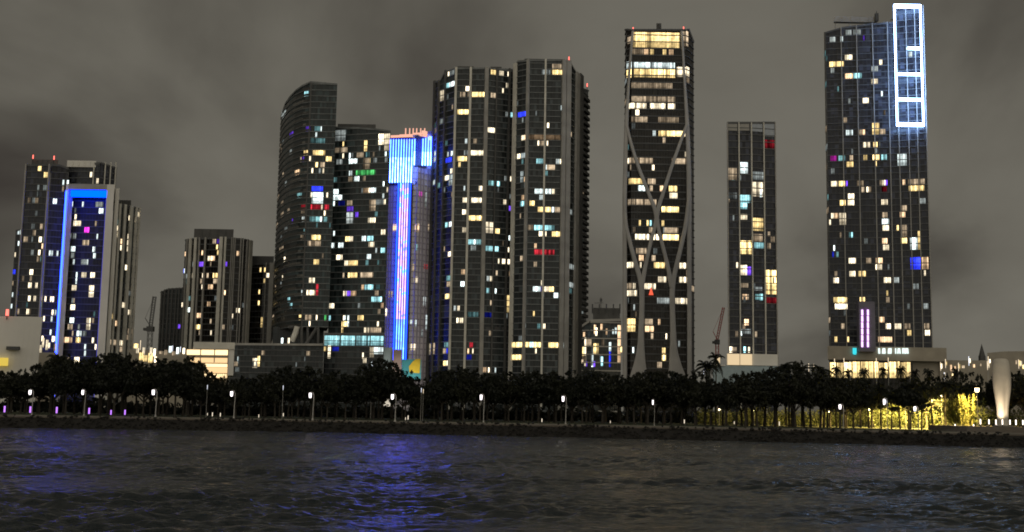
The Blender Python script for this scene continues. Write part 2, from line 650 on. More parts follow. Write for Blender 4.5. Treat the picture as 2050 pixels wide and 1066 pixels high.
mb.build('blue_light_line', M['led_blue'], R0).location = o3
mb = MB()
mb.box(xl + .9, xr0 - .3, 599.4, 601, at(180, 394, 599).z, at(180, 381.5, 599).z)
mb.build('blue_light_bar', M['led_bar'], R0).location = o3
mb = MB()
mb.box(xr0 - .55, xr0 - .1, 600, 604, GZ + 3, at(180, 396, 599).z)
mb.build('blue_edge_wash', M['edge_wash'], R0).location = o3  # glowing strip stands in for the blue wash on the inner edge

# ---- striped tower right of the frame
T = Tower('striped_tower', 'beige concrete tower with dark window stripes just right of the blue framed tower', 'tower',
          [(211, 622, 408), (237, 628, 412), (263, 640, 418)], 26, 'glass', 'slab_dark')
for a, b in ((211, 214.5), (220.5, 224.5), (230.5, 235.5), (243, 248), (254.5, 257.5), (261, 263)):
    T.pier(a, b, 1.0, 'conc')
roof_box(T, 222, 262, 401, 413, 640, 10, 'conc_dark')
T.windows((20, 300, 5.075), "1205 695 1245 765 w1.3;1290 645 1305 700 w;1078 750 1102 808 w;1068 830 1105 905 w;1195 865 1222 930 w1.2; 1190 930 1222 990 w; 1255 880 1275 955 w1.2;1122 935 1160 1015 w1.2; 1262 815 1275 850 d")
T.windows((10, 490, 4.264), "983 0 1018 40 o1.3;1043 0 1068 20 w; 1025 180 1047 240 w1.2; 1058 420 1070 470 w; 1000 480 1030 540 w1.2; 887 590 917 637 y; 942 640 970 685 o1.2; 980 790 1010 850 w; 1047 570 1057 605 w; 925 835 950 880 d; 870 830 900 880 d; 978 890 1000 950 d")
T.random_dim(8, 440, 690, 3)

# ---- hazy dark tower left of the striped pair
T = Tower('striped_tower', 'low dark tower with faint vertical ribs behind the trees left of the ribbed tower', 'tower',
          [(316, 800, 586), (330, 790, 579), (362, 790, 577)], 30, 'glass', 'slab_dark')
for u in (318, 324, 331, 338, 346, 352, 359):
    T.pier(u, u + 2.2, .8, 'conc_dark')
T.windows((350, 450, 4.443), "18 872 72 925 p1.3; 60 760 72 800 d; 60 840 72 870 d")

# ---- ribbed tower
T = Tower('ribbed_tower', 'tower with pale vertical concrete ribs and a wide dark roof block', 'tower',
          [(360, 700, 481), (377, 694, 478), (440, 690, 476), (478, 694, 479), (494, 704, 484)], 26, 'glass_brown', 'slab_dark')
for a, b in ((364.5, 366), (369.8, 373.6), (379, 384), (388, 390.5), (400, 403), (430, 436.5), (438.5, 442.5), (452.5, 454), (456, 457.5), (459.3, 461), (471, 473), (476, 478), (483, 486), (488, 494)):
    T.pier(a, b, 1.0, 'conc' if b - a > 3 else 'conc_mid')
roof_box(T, 388, 467, 459, 478, 700, 14, 'conc_dark')
T.windows((350, 450, 4.443), "62 253 110 300 o1.2; 155 340 172 400 k; 155 400 170 465 w; 85 355 102 432 k; 72 370 82 420 b; 85 455 112 500 e; 240 215 253 265 o;337 150 365 190 d; 370 170 382 225 y; 375 255 386 300 y;292 290 308 340 w; 313 290 355 342 o1.2;217 335 260 383 p.8;440 315 466 365 p; 375 135 400 165 p.3; 245 420 256 475 w;285 420 300 465 d;340 425 386 475 y; 345 475 380 500 d;298 530 338 570 o.6;238 555 248 610 w; 388 585 398 630 d;437 593 450 647 o;550 248 570 292 o1.2; 545 722 580 775 w; 30 700 45 745 w; 65 698 80 742 w; 122 720 134 770 k; 287 698 315 738 o.4; 190 765 240 812 o; 185 868 235 915 y; 503 778 518 858 w; 316 960 328 1010 w; 313 840 328 880 d")
T.random_dim(12, 500, 680, 8)

T = Tower('ribbed_tower', 'lower ribbed tower with a black roof slab, half hidden by the curved glass tower', 'tower',
          [(489, 720, 530), (520, 716, 528), (556, 716, 528)], 26, 'glass_brown', 'slab_dark')
for a, b in ((489, 490.5), (495, 496), (525.5, 526.6), (533, 542)):
    T.pier(a, b, .9, 'conc_mid')
roof_box(T, 492, 548, 513, 529, 718, 14, 'dark_steel')
T.windows((350, 450, 4.443), "650 385 658 435 y;640 440 652 500 y;638 505 650 555 y; 755 385 770 440 y;795 370 805 450 y;790 490 800 555 y;817 440 838 495 w; 745 600 757 650 y;740 660 753 710 y;765 845 780 935 y;608 410 618 455 d")

# ---- amber-lit terraced building
AM = Tower('terraced_building', 'low stepped building glowing amber above the dark trees', 'building',
           [(374, 452, 700), (456, 450, 700)], 20, 'tan', 'conc', slabs=False, z0=at(410, 727, 450).z)
a, b = AM.P[0].x, AM.P[1].x
world_box('roof_slab', 'conc', AM.root, 387, 470, 685.5, 699, 449.0, 474)
world_box('side_wall', 'white_wall', AM.root, 457, 468, 699.5, 752, 449.6, 470)
world_box('lower_block', 'tan', AM.root, 407, 455.5, 727.5, 770, 452.5, 470)
M['amber'] = emit('amber_lit_ceiling', (1, .72, .38), 1.9)  # emission stands in for warm light on the gallery bands
M['amber_soft'] = emit('soft_amber_lit_wall', (1, .66, .33), 1.15)
AMB = dict(snap=False, free=True)
AM.box_on(375, 701, 456, 711, .5, 'amber', 'lit_gallery')
AM.box_on(375, 712, 456, 715.5, .9, 'tan', 'balcony')
AM.box_on(382, 717, 456, 726.5, .5, 'amber_soft', 'lit_gallery')
AM.box_on(376, 699, 456, 700.5, 1.0, 'tan', 'balcony')
for q in (402, 430):
    AM.box_on(q, 700, q + 1.3, 726, .8, 'tan', 'column')
world_box('lit_gallery', 'amber', AM.root, 410, 455, 729, 735, 451.9, 452.3)
world_box('lit_gallery', 'amber_soft', AM.root, 410, 455, 736, 747, 451.9, 452.3)
world_box('lit_gallery', 'amber', AM.root, 407, 454, 749, 757, 451.9, 452.3)
for u in (415, 420, 426, 432, 436, 440, 444, 449, 452):
    world_box('column', 'tan', AM.root, u, u + 1.0, 748, 758, 451.4, 451.8)

# ---- curved glass tower with podium
T = Tower('curved_glass_tower', 'wide dark glass tower with a curved left side and a raised sloping top', 'tower',
          [(543, 694, 240), (545.5, 684, 226), (551, 672, 208), (560, 660, 194), (572, 650, 181), (586, 643, 171), (602, 640, 164),
           (656, 640, 169)], 30, 'glass_green', 'slab', z0=at(600, 655, 640).z)
TC = T
R0 = T.root
# pale sheer glass on the curved side
for i in range(6):
    mbx = MB()
    e, nn = T.frame(i)
    p, q = T.P[i] + nn * .42, T.P[i + 1] + nn * .42
    o = T.o
    nfl = int((min(T.T[i], T.T[i + 1]) - T.z0) / T.fh)
    for k in range(nfl):
        z = T.z0 + k * T.fh + .55
        z2 = z + T.fh * .36
        mbx.face([(p.x - o.x, p.y - o.y, z - o.z), (q.x - o.x, q.y - o.y, z - o.z), (q.x - o.x, q.y - o.y, z2 - o.z), (p.x - o.x, p.y - o.y, z2 - o.z)])
    mbx.build('balcony_glass', M['glass_sheer'], R0)
T.pier(601, 603.5, .5, 'conc_dark', vtop=163)
T.windows((540, 150, 5.331), "372 160 415 230 c; 125 395 172 475 e2.2; 385 530 432 600 p.25; 215 605 250 660 p.25; 540 530 555 590 k; 480 540 535 585 t; 440 640 590 740 t.5; 488 675 502 735 k; 365 825 405 910 y; 425 848 440 900 w; 462 825 590 910 y1.15; 600 830 660 915 y1.15; 490 910 515 970 y; 540 945 585 1025 d; 568 950 580 1020 w; 450 965 462 1030 w; 270 985 330 1050 o1.2; 525 1040 545 1066 e; 215 780 235 880 e; 340 910 365 960 p.25")
T.windows((540, 340, 5.331), "450 172 570 240 b.9; 450 245 570 355 k1; 433 265 448 335 w;605 258 620 320 w; 440 345 460 405 r2; 455 355 550 400 r.5; 335 350 380 415 r.4; 585 360 632 425 r1; 550 350 563 430 w; 580 425 597 485 w; 295 235 342 305 t1.6; 345 505 370 580 e2; 425 505 535 560 t1.4; 535 505 555 592 k; 578 515 610 580 t1.4; 240 500 250 560 p.4; 445 680 545 755 y; 405 755 545 820 d; 330 690 360 740 d.5; 470 950 525 1035 y; 155 900 165 970 w; 165 160 190 200 e; 120 335 145 385 d.5; 190 395 210 440 d.5; 120 470 145 520 d.5; 65 580 85 640 d.5")
T.windows((540, 530, 4.846), "380 100 437 165 w1.1; 358 245 440 330 w1.1; 445 225 470 330 r1.4; 307 265 325 320 k; 175 318 197 375 c.6; 200 375 217 430 c.6; 122 110 128 160 w; 287 460 312 530 y; 345 465 410 530 d; 450 465 465 535 w; 382 515 397 570 w; 532 465 548 530 g.7")
T.random_dim(16, 240, 640, 12)
W = Tower(None, None, None, [(655.5, 652, 255), (700, 648, 256), (740, 645, 259), (769, 643, 263)], 30, 'glass_green', 'slab', root=R0, part='lower_wing_facade', z0=GZ)
W.windows((540, 150, 5.331), "695 595 810 740 e1; 770 770 830 830 d; 778 770 790 825 y; 778 850 792 910 w; 665 770 770 830 d.4; 715 890 780 945 e; 845 865 858 985 k; 860 900 930 985 k1.1; 930 845 1000 905 d.5; 1010 680 1040 820 y; 1000 860 1070 1000 d.6; 1052 925 1070 995 y; 1105 865 1140 920 e; 1160 640 1220 780 w1.1; 1225 650 1282 830 w.5; 1230 770 1248 830 k; 1230 900 1255 970 e2")
W.windows((540, 340, 5.331), "848 20 877 90 k; 920 10 1135 75 g1.2; 840 90 880 150 d.5; 903 80 955 160 k;  650 232 730 360 k1;650 290 680 360 c; 738 250 775 310 k;735 320 800 400 b.08;  680 360 692 420 k;  683 645 693 705 k; 825 355 880 410 d; 825 405 890 470 p.4; 820 470 890 595 e2; 915 460 942 550 p1.2; 1055 200 1072 270 w; 1075 210 1130 285 k.7; 1000 210 1050 250 o.2; 1060 320 1130 430 d; 1135 325 1215 380 e; 1215 330 1235 410 w; 1205 280 1220 330 k; 1048 480 1085 560 w1.1; 1090 480 1130 560 w; 1208 130 1222 190 k; 1250 190 1263 250 w; 810 680 850 750 y; 852 680 888 768 w; 985 695 1025 770 k; 1040 690 1110 770 c1.1; 1050 770 1115 820 w.7; 1188 665 1232 740 w;1185 830 1228 905 c; 1130 815 1145 870 k; 628 800 690 870 k.8; 733 800 785 870 k.8; 712 905 775 980 w; 800 955 818 1030 w; 820 955 835 1015 w;840 960 940 1040 y.5; 1035 930 1080 995 k.5")
W.windows((540, 530, 4.846), "757 60 850 135 y; 878 65 1000 130 d1.3; 922 172 1000 245 c; 890 190 912 290 o.7; 715 258 748 325 w1.1; 750 265 785 330 p.8; 785 270 840 320 o.4; 988 330 1085 408 c1.2; 1080 350 1105 400 o.4; 548 360 625 430 w; 575 475 590 530 c; 855 480 910 545 y.6; 722 465 738 540 k; 713 515 727 570 w;755 500 770 630 k; 715 570 755 645 y1.1; 698 580 715 690 y; 980 590 1083 640 d; 1040 590 1056 655 w; 915 590 965 670 w.5")
W.random_dim(16, 280, 640, 14)
# podium: lit cyan hall band, dark ribbed base
PD = Tower(None, None, None, [(462, 628, 690), (560, 624, 690), (648, 622, 689)], 26, 'glass', 'slab_dark', root=R0, part='podium_facade', fh=3.0)
for k in range(0, 36):
    pass
PD.box_on(464, 688, 648, 692, 1.2, 'conc_mid', 'podium_cornice')
PD.windows((260, 440, 3.135), "770 870 800 930 w; 800 855 815 925 y; 675 860 683 905 k.5", snap=False)
PD.random_dim(8, 700, 735, 31)
PE = Tower(None, None, None, [(648.5, 634, 668), (769, 630, 670)], 20, 'glass', 'slab_dark', root=R0, part='podium_facade', fh=3.0)
M['cyan_hall'] = emit('cyan_lit_hall', (.30, .72, .78), .42)
for a, b, c in ((650, 680, 1), (683, 710.5, 1), (713.5, 739.5, .9), (742, 768, .9)):
    PE.window(a, 670, b, 692, 'c', .75 * c, snap=False, name='lit_hall')
PE.windows((540, 530, 4.846), "527 795 550 840 y.5;565 785 590 910 w.7; 610 790 668 840 b.25; 970 800 1010 900 w.4; 1010 795 1100 870 k.7; 897 850 910 915 w; 907 900 937 960 w; 985 945 995 995 k", snap=False)
# white lit struts under the raised tower
for pts, r, ml in (([(548, 689), (553, 668), (560, 657)], 1.3, 1), ([(584, 684), (591, 668), (595, 654)], 1.5, 1), ([(578, 656), (588, 655)], 1.2, 0),
                   ([(604, 690), (604, 655)], .9, 0), ([(616, 690), (616, 655)], .9, 0), ([(612, 690), (634, 657)], 1.1, 0), ([(637, 690), (637, 655)], .9, 0)):
    mb = MB()
    q = [at(u, v, 636 + (40 if u < 570 else 0)) - T.o for u, v in pts]
    mb.tube(q, r * (1.0 if ml else .8), 8)
    mb.build('strut', M['conc' if ml else 'conc_dark'], R0)
world_box('lobby_wall', 'glass', R0, 546, 648, 655, 692, 660, 664)
for u, k in ((563, 'k'), (576, 'w')):
    PD.window(u, 677, u + 3.5, 689, k, 1.3, snap=False, name='lit_doorway', free=True)
roof_box(W, 676, 752, 249, 259, 658, 12, 'conc_dark', 'parapet')

# ---- tower with the LED front
T = Tower('led_tower', 'plum grey tower with a T shaped front of glowing blue LED stripes', 'tower',
          [(766, 673, 275), (827, 669, 271), (856, 677, 262)], 30, 'plum_pale', 'plum', fh=3.4)


def led(name, lo, hi, seed, mixc):
    m, t = mat(name)
    tc = t.n('ShaderNodeTexCoord')
    oi = t.n('ShaderNodeObjectInfo')
    sp = t.n('ShaderNodeSeparateXYZ')
    t.l(tc.outputs['Object'], sp.inputs[0])
    z = t.math('ADD', t.math('MULTIPLY', sp.outputs[2], 1.0), t.math('MULTIPLY', oi.outputs['Random'], 14.0))
    nz = t.n('ShaderNodeTexNoise', noise_dimensions='1D', i_Scale=.16, i_Detail=2.0)
    t.l(z, nz.inputs['W'])
    c = t.ramp(nz.outputs[0], mixc)
    e = t.n('ShaderNodeEmission', i_Strength=hi)
    t.l(c, e.inputs[0])
    o = t.n('ShaderNodeOutputMaterial')
    t.l(e.outputs[0], o.inputs[0])
    return m


B1, B2, CY = (.030, .045, 1), (.030, .095, 1), (.10, .22, 1)
M['led_top'] = led('led_crown_blue', 0, 19, 1, [(.3, B1), (.6, B2), (.8, B1)])
M['led_mid'] = led('led_crown_cyan', 0, 19, 2, [(.3, B2), (.6, CY), (.8, B2)])
M['led_stem'] = led('led_stem_white', 0, 19, 3, [(.34, B2), (.44, (.10, .066, .16)), (.58, (.10, .055, .11)), (.67, B1)])
M['led_low'] = led('led_stem_blue', 0, 19, 4, [(.3, B1), (.6, B2), (.8, CY)])
M['led_side'] = emit('led_blue_edge', (.006, .04, 1), 9)
T.box_on(770.5, 278, 826.3, 369, 2.6, 'dark_steel', 'led_backing')
T.box_on(827.8, 274, 851.5, 334, 2.6, 'dark_steel', 'led_backing')
T.box_on(795.5, 370, 822.5, 722, 2.6, 'dark_steel', 'led_backing')


def stripe(u, va, vb, m, w=.42):
    """u at v=520 on the tower front; the line itself is a thin real bar"""
    ub = u + (520 - 700) * 0  # bars are vertical in the world: use position at v=520
    i, k, p, _ = T.hit(u, 520)
    e, nn = T.frame(i)
    za, zb = at(u, vb, p.y).z, at(u, va, p.y).z
    mb = MB()
    mb.box(-w / 2, w / 2, -3.6, -3.0, 0, zb - za)
    q = p
    ob = mb.build('led_stripe', M[m], T.root, (q.x - T.o.x, q.y - T.o.y, za - T.o.z))
    ob.rotation_euler.z = math.atan2(e.y, e.x)


for k in range(15):                     # crown: 15 lines, lower edge steps up on the right
    u = 773.5 + k * 5.4
    right = u > 825
    top = 282 if not right else 282 - (u - 825) * .28
    stripe(u, top, 318 if not right else 306, 'led_top')
    stripe(u, 318 if not right else 306, 368 if not right else 333, 'led_mid')
for k in range(6):                      # stem
    u = 797 + k * 4.75
    edge = k in (0, 5)
    if not 774 < u < 826:
        continue
    stripe(u, 369 if u < 825 else 334, 640, 'led_side' if edge else 'led_stem', .45)
    stripe(u, 640, 722, 'led_low' if not edge else 'led_side', .38)
M['crown_glow'] = emit('peach_crown_light', (1, .50, .36), 1.1)
for a, b, v0, v1 in ((770, 797, 272, 282), (797, 823, 270, 280), (824.5, 841, 266, 277), (841, 850, 263, 274)):
    T.box_on(a + 3.5, v0, b + 3.5, v1, .9, 'crown_glow', 'crown_light')
for u in (812, 820, 827, 834, 842, 850):
    mb = MB()
    p = at(u, 268, 674)
    mb.tube([(0, 0, -2), (0, 0, 3.2)], .35, 6)
    mb.build('crown_lamp', M['crown_glow'], T.root, (p.x - T.o.x, p.y - T.o.y, p.z - T.o.z))
for u in (768, 773, 778, 826, 832, 838, 846, 853, 860):
    T.pier(u, u + 1.6, .6, 'plum', vtop=372 if u < 800 else 338)
T.windows((530, 140, 3.134), "803 970 832 1015 o1;945 968 972 1015 o1; 970 765 985 800 m.6; 1030 415 1042 450 k; 1065 515 1082 545 k; 1005 770 1015 860 e; 1025 970 1035 1010 d; 945 700 957 720 b.2", snap=False)
T.windows((530, 440, 3.134), "757 560 772 605 w; 780 450 800 490 d; 935 360 960 400 w.5; 925 280 945 330 d; 1000 280 1020 310 r.6; 995 485 1010 540 e2; 1010 600 1018 690 k.5; 942 630 950 670 k.5; 915 780 945 820 w.7; 1015 765 1040 840 w.6; 915 630 925 655 k.6; 980 690 990 740 e; 945 155 955 195 c.4", snap=False)
# painted low building in front of its foot
PB = Tower('painted_building', 'low building with a teal and yellow painted wall below the LED tower', 'building',
           [(769, 560, 696), (786.5, 560, 697)], 14, 'white_wall', 'conc', slabs=False, fh=3)
M['dusty_blue'] = plain('dusty_blue_render', (.32, .40, .44), .7, .1)
M['dusty_pink'] = plain('dusty_pink_render', (.40, .30, .28), .7, .1)
M['teal_paint'] = plain('teal_paint', (.05, .30, .36), .6, .1)
M['yellow_paint'] = plain('yellow_paint', (.75, .55, .04), .6, .08)
world_box('blue_wall', 'dusty_blue', PB.root, 768, 786, 696, 760, 559, 559.8)
world_box('pink_wall', 'dusty_pink', PB.root, 786.5, 804, 700, 760, 557, 572)
world_box('teal_wall', 'teal_paint', PB.root, 804.5, 843, 720, 760, 556, 572)
mb = MB()
c = at(831, 733, 555.8)
prof = [(-2.6, -3.2), (2.2, -3.4), (2.5, 3.4), (.4, 3.3), (-1.2, 2.0), (-2.9, -.3)]
mb.v = [(x, 0, z) for x, z in prof] + [(x, .15, z) for x, z in prof]
n = len(prof)
mb.f = [tuple(range(n)), tuple(range(n, 2 * n))[::-1]] + [(i, n + i, n + (i + 1) % n, (i + 1) % n) for i in range(n)]
mb.m = [0] * len(mb.f)
mb.build('yellow_shape', M['yellow_paint'], PB.root, c - Vector(PB.root.location))

# ---- twin stepped tower (centre)
T = Tower('stepped_tower', 'huge dark residential tower of two stepped masses with grey vertical fins, in the centre', 'tower',
          [(857, 676, 164), (868, 664, 163), (878, 660, 143), (886, 658, 142), (900, 653, 137), (962, 652, 137), (1021, 658, 140)], 34, 'glass', 'slab')
R0 = T.root
TL = T
for a, b, m in ((857, 859, 'conc_dark'), (866, 868, 'conc_dark'), (878.5, 881, 'conc_dark'), (898.5, 902.5, 'conc'), (928.5, 933, 'conc'), (959, 966.5, 'conc_mid'),
                (982, 984.5, 'conc_dark'), (1008, 1012, 'conc_dark')):
    T.pier(a, b, 1.1, m)
T.windows((860, 110, 4.844), "178 145 190 230 w; 195 150 240 230 e; 140 260 190 340 c.6; 190 260 255 340 k1.2; 95 370 140 475 w.35; 350 310 393 375 w; 297 370 345 430 d1.4; 413 352 490 428 y;490 352 535 428 y1.2; 595 355 645 430 d1.4; 270 525 385 600 y1.1; 595 145 640 215 y.8; 675 145 718 200 w.5; 757 145 770 205 w; 705 305 718 360 w; 742 300 770 360 w.5; 785 565 817 635 c1.2; 735 580 765 630 e; 565 688 645 755 w1.1; 70 680 82 728 k; 342 810 365 865 k.6; 400 895 520 970 w; 335 905 385 970 e; 48 938 75 990 k; 165 930 185 980 e2; 205 930 230 990 k.7; 155 975 215 1040 b.9; 265 1010 360 1066 y; 45 1000 70 1060 e2; 370 320 400 370 d.3")
T.windows((860, 320, 4.844), "280 20 300 75 y1.2; 205 60 230 120 w; 150 165 185 230 w; 190 130 220 230 k.5; 35 190 62 255 k.8; 332 230 343 280 k; 478 258 513 335 w; 572 205 625 275 t2; 655 220 672 280 c1.3; 672 225 685 275 t1.5; 725 175 750 225 e; 783 165 797 220 w; 322 372 360 450 w1.1; 405 370 505 440 w.75; 318 480 358 550 w1.1; 380 530 505 612 y1.2; 155 620 175 670 c; 187 597 217 670 k; 318 655 355 715 w.35; 715 370 750 430 w.35; 770 430 800 490 p.7; 535 610 617 715 w.6; 637 650 677 718 y; 370 750 430 805 c.7; 430 752 450 810 k; 453 752 495 835 c1.2; 400 820 450 870 e; 545 830 610 885 c.6; 635 830 668 890 c1; 770 725 780 780 k; 757 830 770 890 w; 180 880 208 950 w1.1; 665 988 675 1045 w; 700 982 737 1055 w1.1; 755 985 787 1050 w; 305 1050 345 1080 o.6")
T.windows((860, 530, 4.844), "300 135 338 200 k; 555 95 580 190 e1.5; 587 130 607 185 w; 640 85 658 135 d; 550 255 575 310 c.6; 635 265 645 310 k; 152 300 193 370 y1.1; 235 420 255 480 e2; 270 415 290 480 w; 262 535 280 595 w; 285 530 325 590 w.5; 750 300 777 480 y.9; 370 480 470 530 t.5; 585 365 598 420 d; 535 450 600 520 b.06; 145 765 180 815 c.25; 162 815 175 878 b1.2; 388 765 422 830 r.8; 415 830 427 880 w; 372 850 380 880 o; 360 890 405 940 b.1; 135 900 155 980 y; 160 915 175 980 w; 507 975 550 1030 o.5; 568 975 580 1030 w; 632 990 643 1040 k; 0 745 12 870 w.6; 35 760 50 870 d; 770 90 782 135 o.6")
T.random_dim(24, 170, 700, 41)
roof_box(T, 916, 948, 133, 139, 660, 10, 'conc_dark')
roof_box(T, 982, 1004, 134, 141, 660, 8, 'conc_dark', 'parapet')
# lower terrace openings
for u in (1004, 990, 972):
    T.box_on(u, 655, u + 11, 664, .05, 'dark_steel', 'terrace_opening')
X = Tower(None, None, None, [(1021, 648, 133), (1028, 645, 123), (1050, 640, 121), (1117, 640, 121), (1133, 643, 123), (1148, 652, 147), (1160, 664, 153), (1162, 672, 178), (1173, 684, 182)],
          32, 'glass', 'slab', root=R0, part='main_facade')
for a, b, m in ((1021, 1026.5, 'conc'), (1047, 1052, 'conc_mid'), (1082.7, 1086.5, 'conc'), (1118, 1125.5, 'conc_mid'), (1127.5, 1135, 'conc_mid'), (1146, 1153, 'conc_mid'), (1154, 1160, 'conc_dark')):
    X.pier(a, b, 1.1, m)
for k in range(44):
    v = 196 + k * 12.4
    X.box_on(1162.6 + (700 - v) * .009, v, 1172.5 + (700 - v) * .009, v + 6, 1.4, 'conc_dark', 'balcony')
X.windows((1020, 110, 4.844), "315 145 395 210 e; 413 60 510 145 d.8; 413 150 513 220 y1.1; 550 120 562 180 w; 85 545 170 610 b.9; 495 490 510 550 k.5; 365 660 382 720 w1.2; 118 755 147 830 w.5; 150 755 168 830 o1.4; 185 795 505 850 o.10; 275 825 285 880 w; 300 820 340 865 d; 362 830 373 880 w; 578 850 592 900 w; 552 835 575 865 d; 75 945 108 1005 w1; 115 930 165 990 k.5")
X.windows((1020, 320, 4.844), "262 15 275 75 c; 275 15 340 75 c.45; 353 30 378 85 k; 380 30 400 80 t; 450 20 485 75 e1.6; 485 20 500 75 w; 360 80 440 130 d; 107 140 135 255 k.7; 143 175 158 235 o1.5; 245 290 330 365 k; 290 285 328 365 k1.2; 348 285 405 365 k1.1; 410 290 437 355 w.5; 118 345 155 405 o.35; 105 405 155 475 c; 193 403 242 472 y1.1; 272 460 330 532 y1.1; 345 452 400 532 y1.1; 412 480 433 540 k; 435 470 490 530 d; 675 310 690 360 p; 178 635 230 680 d.4; 240 620 330 695 c1.1; 343 628 403 700 c1.1; 405 630 435 680 t; 285 695 325 760 w1.1; 345 700 357 750 w; 408 690 495 762 y1; 240 848 435 897 r1; 240 870 262 925 o; 105 930 130 985 d; 672 885 687 955 y; 585 510 605 570 e; 570 1000 620 1050 e1.5; 232 1030 265 1066 d.5")
X.windows((1020, 530, 4.844), "307 130 320 185 w; 228 228 300 305 k1.1; 300 235 320 300 p.5; 335 228 385 310 w1.1; 385 232 428 305 y1.1; 428 250 475 315 k.8; 230 425 243 485 y; 270 590 300 640 t; 325 585 347 650 w; 30 748 127 832 y1.1; 155 742 195 840 y;195 765 228 825 c1.2; 228 742 305 840 y; 378 755 470 845 y.9; 25 868 122 955 y1.4; 570 150 620 205 e1.5; 562 215 570 255 k; 510 765 518 840 k; 250 840 260 890 w; 90 690 120 740 e")
X.random_dim(24, 170, 700, 43)
roof_box(X, 1037, 1047, 120, 128, 646, 8, 'conc_mid')
roof_box(X, 1050, 1132, 118.5, 123, 646, 20, 'conc_dark', 'parapet')
beacon(X, 1139, 121, 648, 5)
beacon(X, 1175.5, 174, 684, 4)

# ---- small lit building under construction
T = Tower('unfinished_building', 'small lit building with a dark unfinished top between the two tallest centre towers', 'building',
          [(1166, 470, 652), (1181, 468, 642), (1243, 468, 640)], 20, 'glass', 'conc_mid', fh=3.2)
roof_box(T, 1187, 1241, 617, 642, 470, 14, 'conc_dark', 'unfinished_top')
for u in (1186, 1200, 1214, 1228, 1241):
    mb = MB()
    p = at(u, 618, 469)
    mb.tube([(0, 0, -2), (0, 0, 1.8)], .25, 6)
    mb.build('rebar_column', M['dark_steel'], T.root, p - T.o)
mb = MB()
p = at(1203, 617, 474)
mb.tube([(0, 0, -2), (0, 0, 4.4)], .12, 6)
mb.tube([(-2.6, 0, 2.0), (.9, 0, 2.1)], .1, 6)
mb.box(-.5, .5, -.3, .3, 2.6, 3.8)
mb.build('antenna', M['dark_steel'], T.root, p - T.o)
T.windows((1140, 380, 2.733), "76 780 84 805 o1.5; 84 810 91 965 w1.2; 122 880 128 965 k.6; 136 740 144 790 o1.6; 144 755 150 800 w1.2; 172 735 179 770 o1.5; 198 760 207 795 o1.2; 263 742 280 945 o1.3; 219 835 226 885 k1.2; 219 885 226 970 b1; 175 915 180 965 c1.1; 132 842 146 900 y; 148 842 160 900 y.7; 90 940 98 968 p1.2; 122 940 128 970 k; 132 940 138 970 p1; 70 860 80 910 y; 235 765 245 790 k.5; 250 755 258 790 k.6; 66 930 74 950 d; 285 860 290 890 y", snap=False)
T.random_dim(8, 660, 735, 45)

# ---- exoskeleton tower
T = Tower('exoskeleton_tower', 'tall dark tower wrapped in a pale crossing curved exoskeleton with lit crown', 'tower',
          [(1248.5, 652, 60), (1252, 643, 59), (1262, 640, 60), (1374, 640, 60), (1380, 643, 59), (1390, 652, 84)], 34, 'glass_brown', 'slab_dark', fh=3.9, thick=.6)
R0 = T.root
TN = T


def rib(pts, name='exoskeleton_rib', Y=638.0, dep=2.4):
    """a curved concrete member with real depth; pts = (u, v, width in pixels)"""
    P = []
    for i in range(len(pts) - 1):
        a = pts[max(0, i - 1)]
        b, c = pts[i], pts[i + 1]
        d = pts[min(len(pts) - 1, i + 2)]
        for k in range(6):
            t = k / 6
            P.append([.5 * (2 * b[j] + (c[j] - a[j]) * t + (2 * a[j] - 5 * b[j] + 4 * c[j] - d[j]) * t * t + (3 * b[j] - a[j] - 3 * c[j] + d[j]) * t ** 3) for j in range(3)])
    P.append(pts[-1])
    mb = MB()
    Q = [at(u, v, Y) for u, v, w in P]
    W_ = [w * Y / F / 2 for u, v, w in P]
    n0 = 0
    for i, q in enumerate(Q):
        a, b = Q[max(0, i - 1)], Q[min(len(Q) - 1, i + 1)]
        tx, tz = b.x - a.x, b.z - a.z
        L = math.hypot(tx, tz)
        nx, nz = tz / L, -tx / L
        w = W_[i]
        for s_, dy in ((-1, dep), (-1, .35), (-.55, 0), (.55, 0), (1, .35), (1, dep)):
            mb.v.append((q.x + nx * w * s_ - T.o.x, q.y + dy - T.o.y, q.z + nz * w * s_ - T.o.z))
    for i in range(len(Q) - 1):
        for k in range(5):
            a = i * 6 + k
            mb.f.append((a, a + 1, a + 7, a + 6))
            mb.m.append(0)
    return mb.build(name, M['exo'], R0, smooth=False)


M['exo'] = plain('pale_exoskeleton_concrete', (.40, .385, .37), .6, .12, .12)
rib([(1251.5, 760, 8), (1251.5, 560, 8), (1251, 400, 8), (1252.5, 330, 8), (1254.5, 248, 7.5), (1259, 165, 5), (1263, 110, 5), (1267, 62, 5)], Y=638.6)
rib([(1381, 760, 9), (1380.5, 560, 9), (1380, 400, 9.5), (1379, 330, 9), (1376, 248, 8), (1371, 165, 5), (1368, 110, 5), (1365, 62, 5)], Y=638.7)
rib([(1254.5, 250, 6), (1264, 288, 6), (1277, 330, 6.5), (1291, 367, 7), (1302, 395, 7), (1311, 418, 8), (1315, 436, 9)], Y=637.9)
rib([(1375, 250, 6), (1366, 275, 6), (1354, 308, 6.5), (1341, 346, 7), (1328, 386, 7), (1319, 414, 8), (1315, 436, 9)], Y=637.8)
rib([(1250.5, 395, 6), (1253, 446, 7.5), (1259, 475, 7.5), (1268, 510, 8), (1277, 541, 9), (1284, 568, 10), (1285.5, 600, 10), (1284, 660, 11), (1283, 700, 15), (1281, 730, 24), (1279, 760, 38)], Y=637.9)
rib([(1379.5, 395, 6), (1374, 446, 8), (1366, 485, 8), (1358, 518, 8.5), (1351, 548, 9), (1347, 572, 10), (1346, 600, 10), (1348, 660, 11), (1349, 700, 15), (1352, 730, 24), (1356, 760, 38)], Y=637.8)
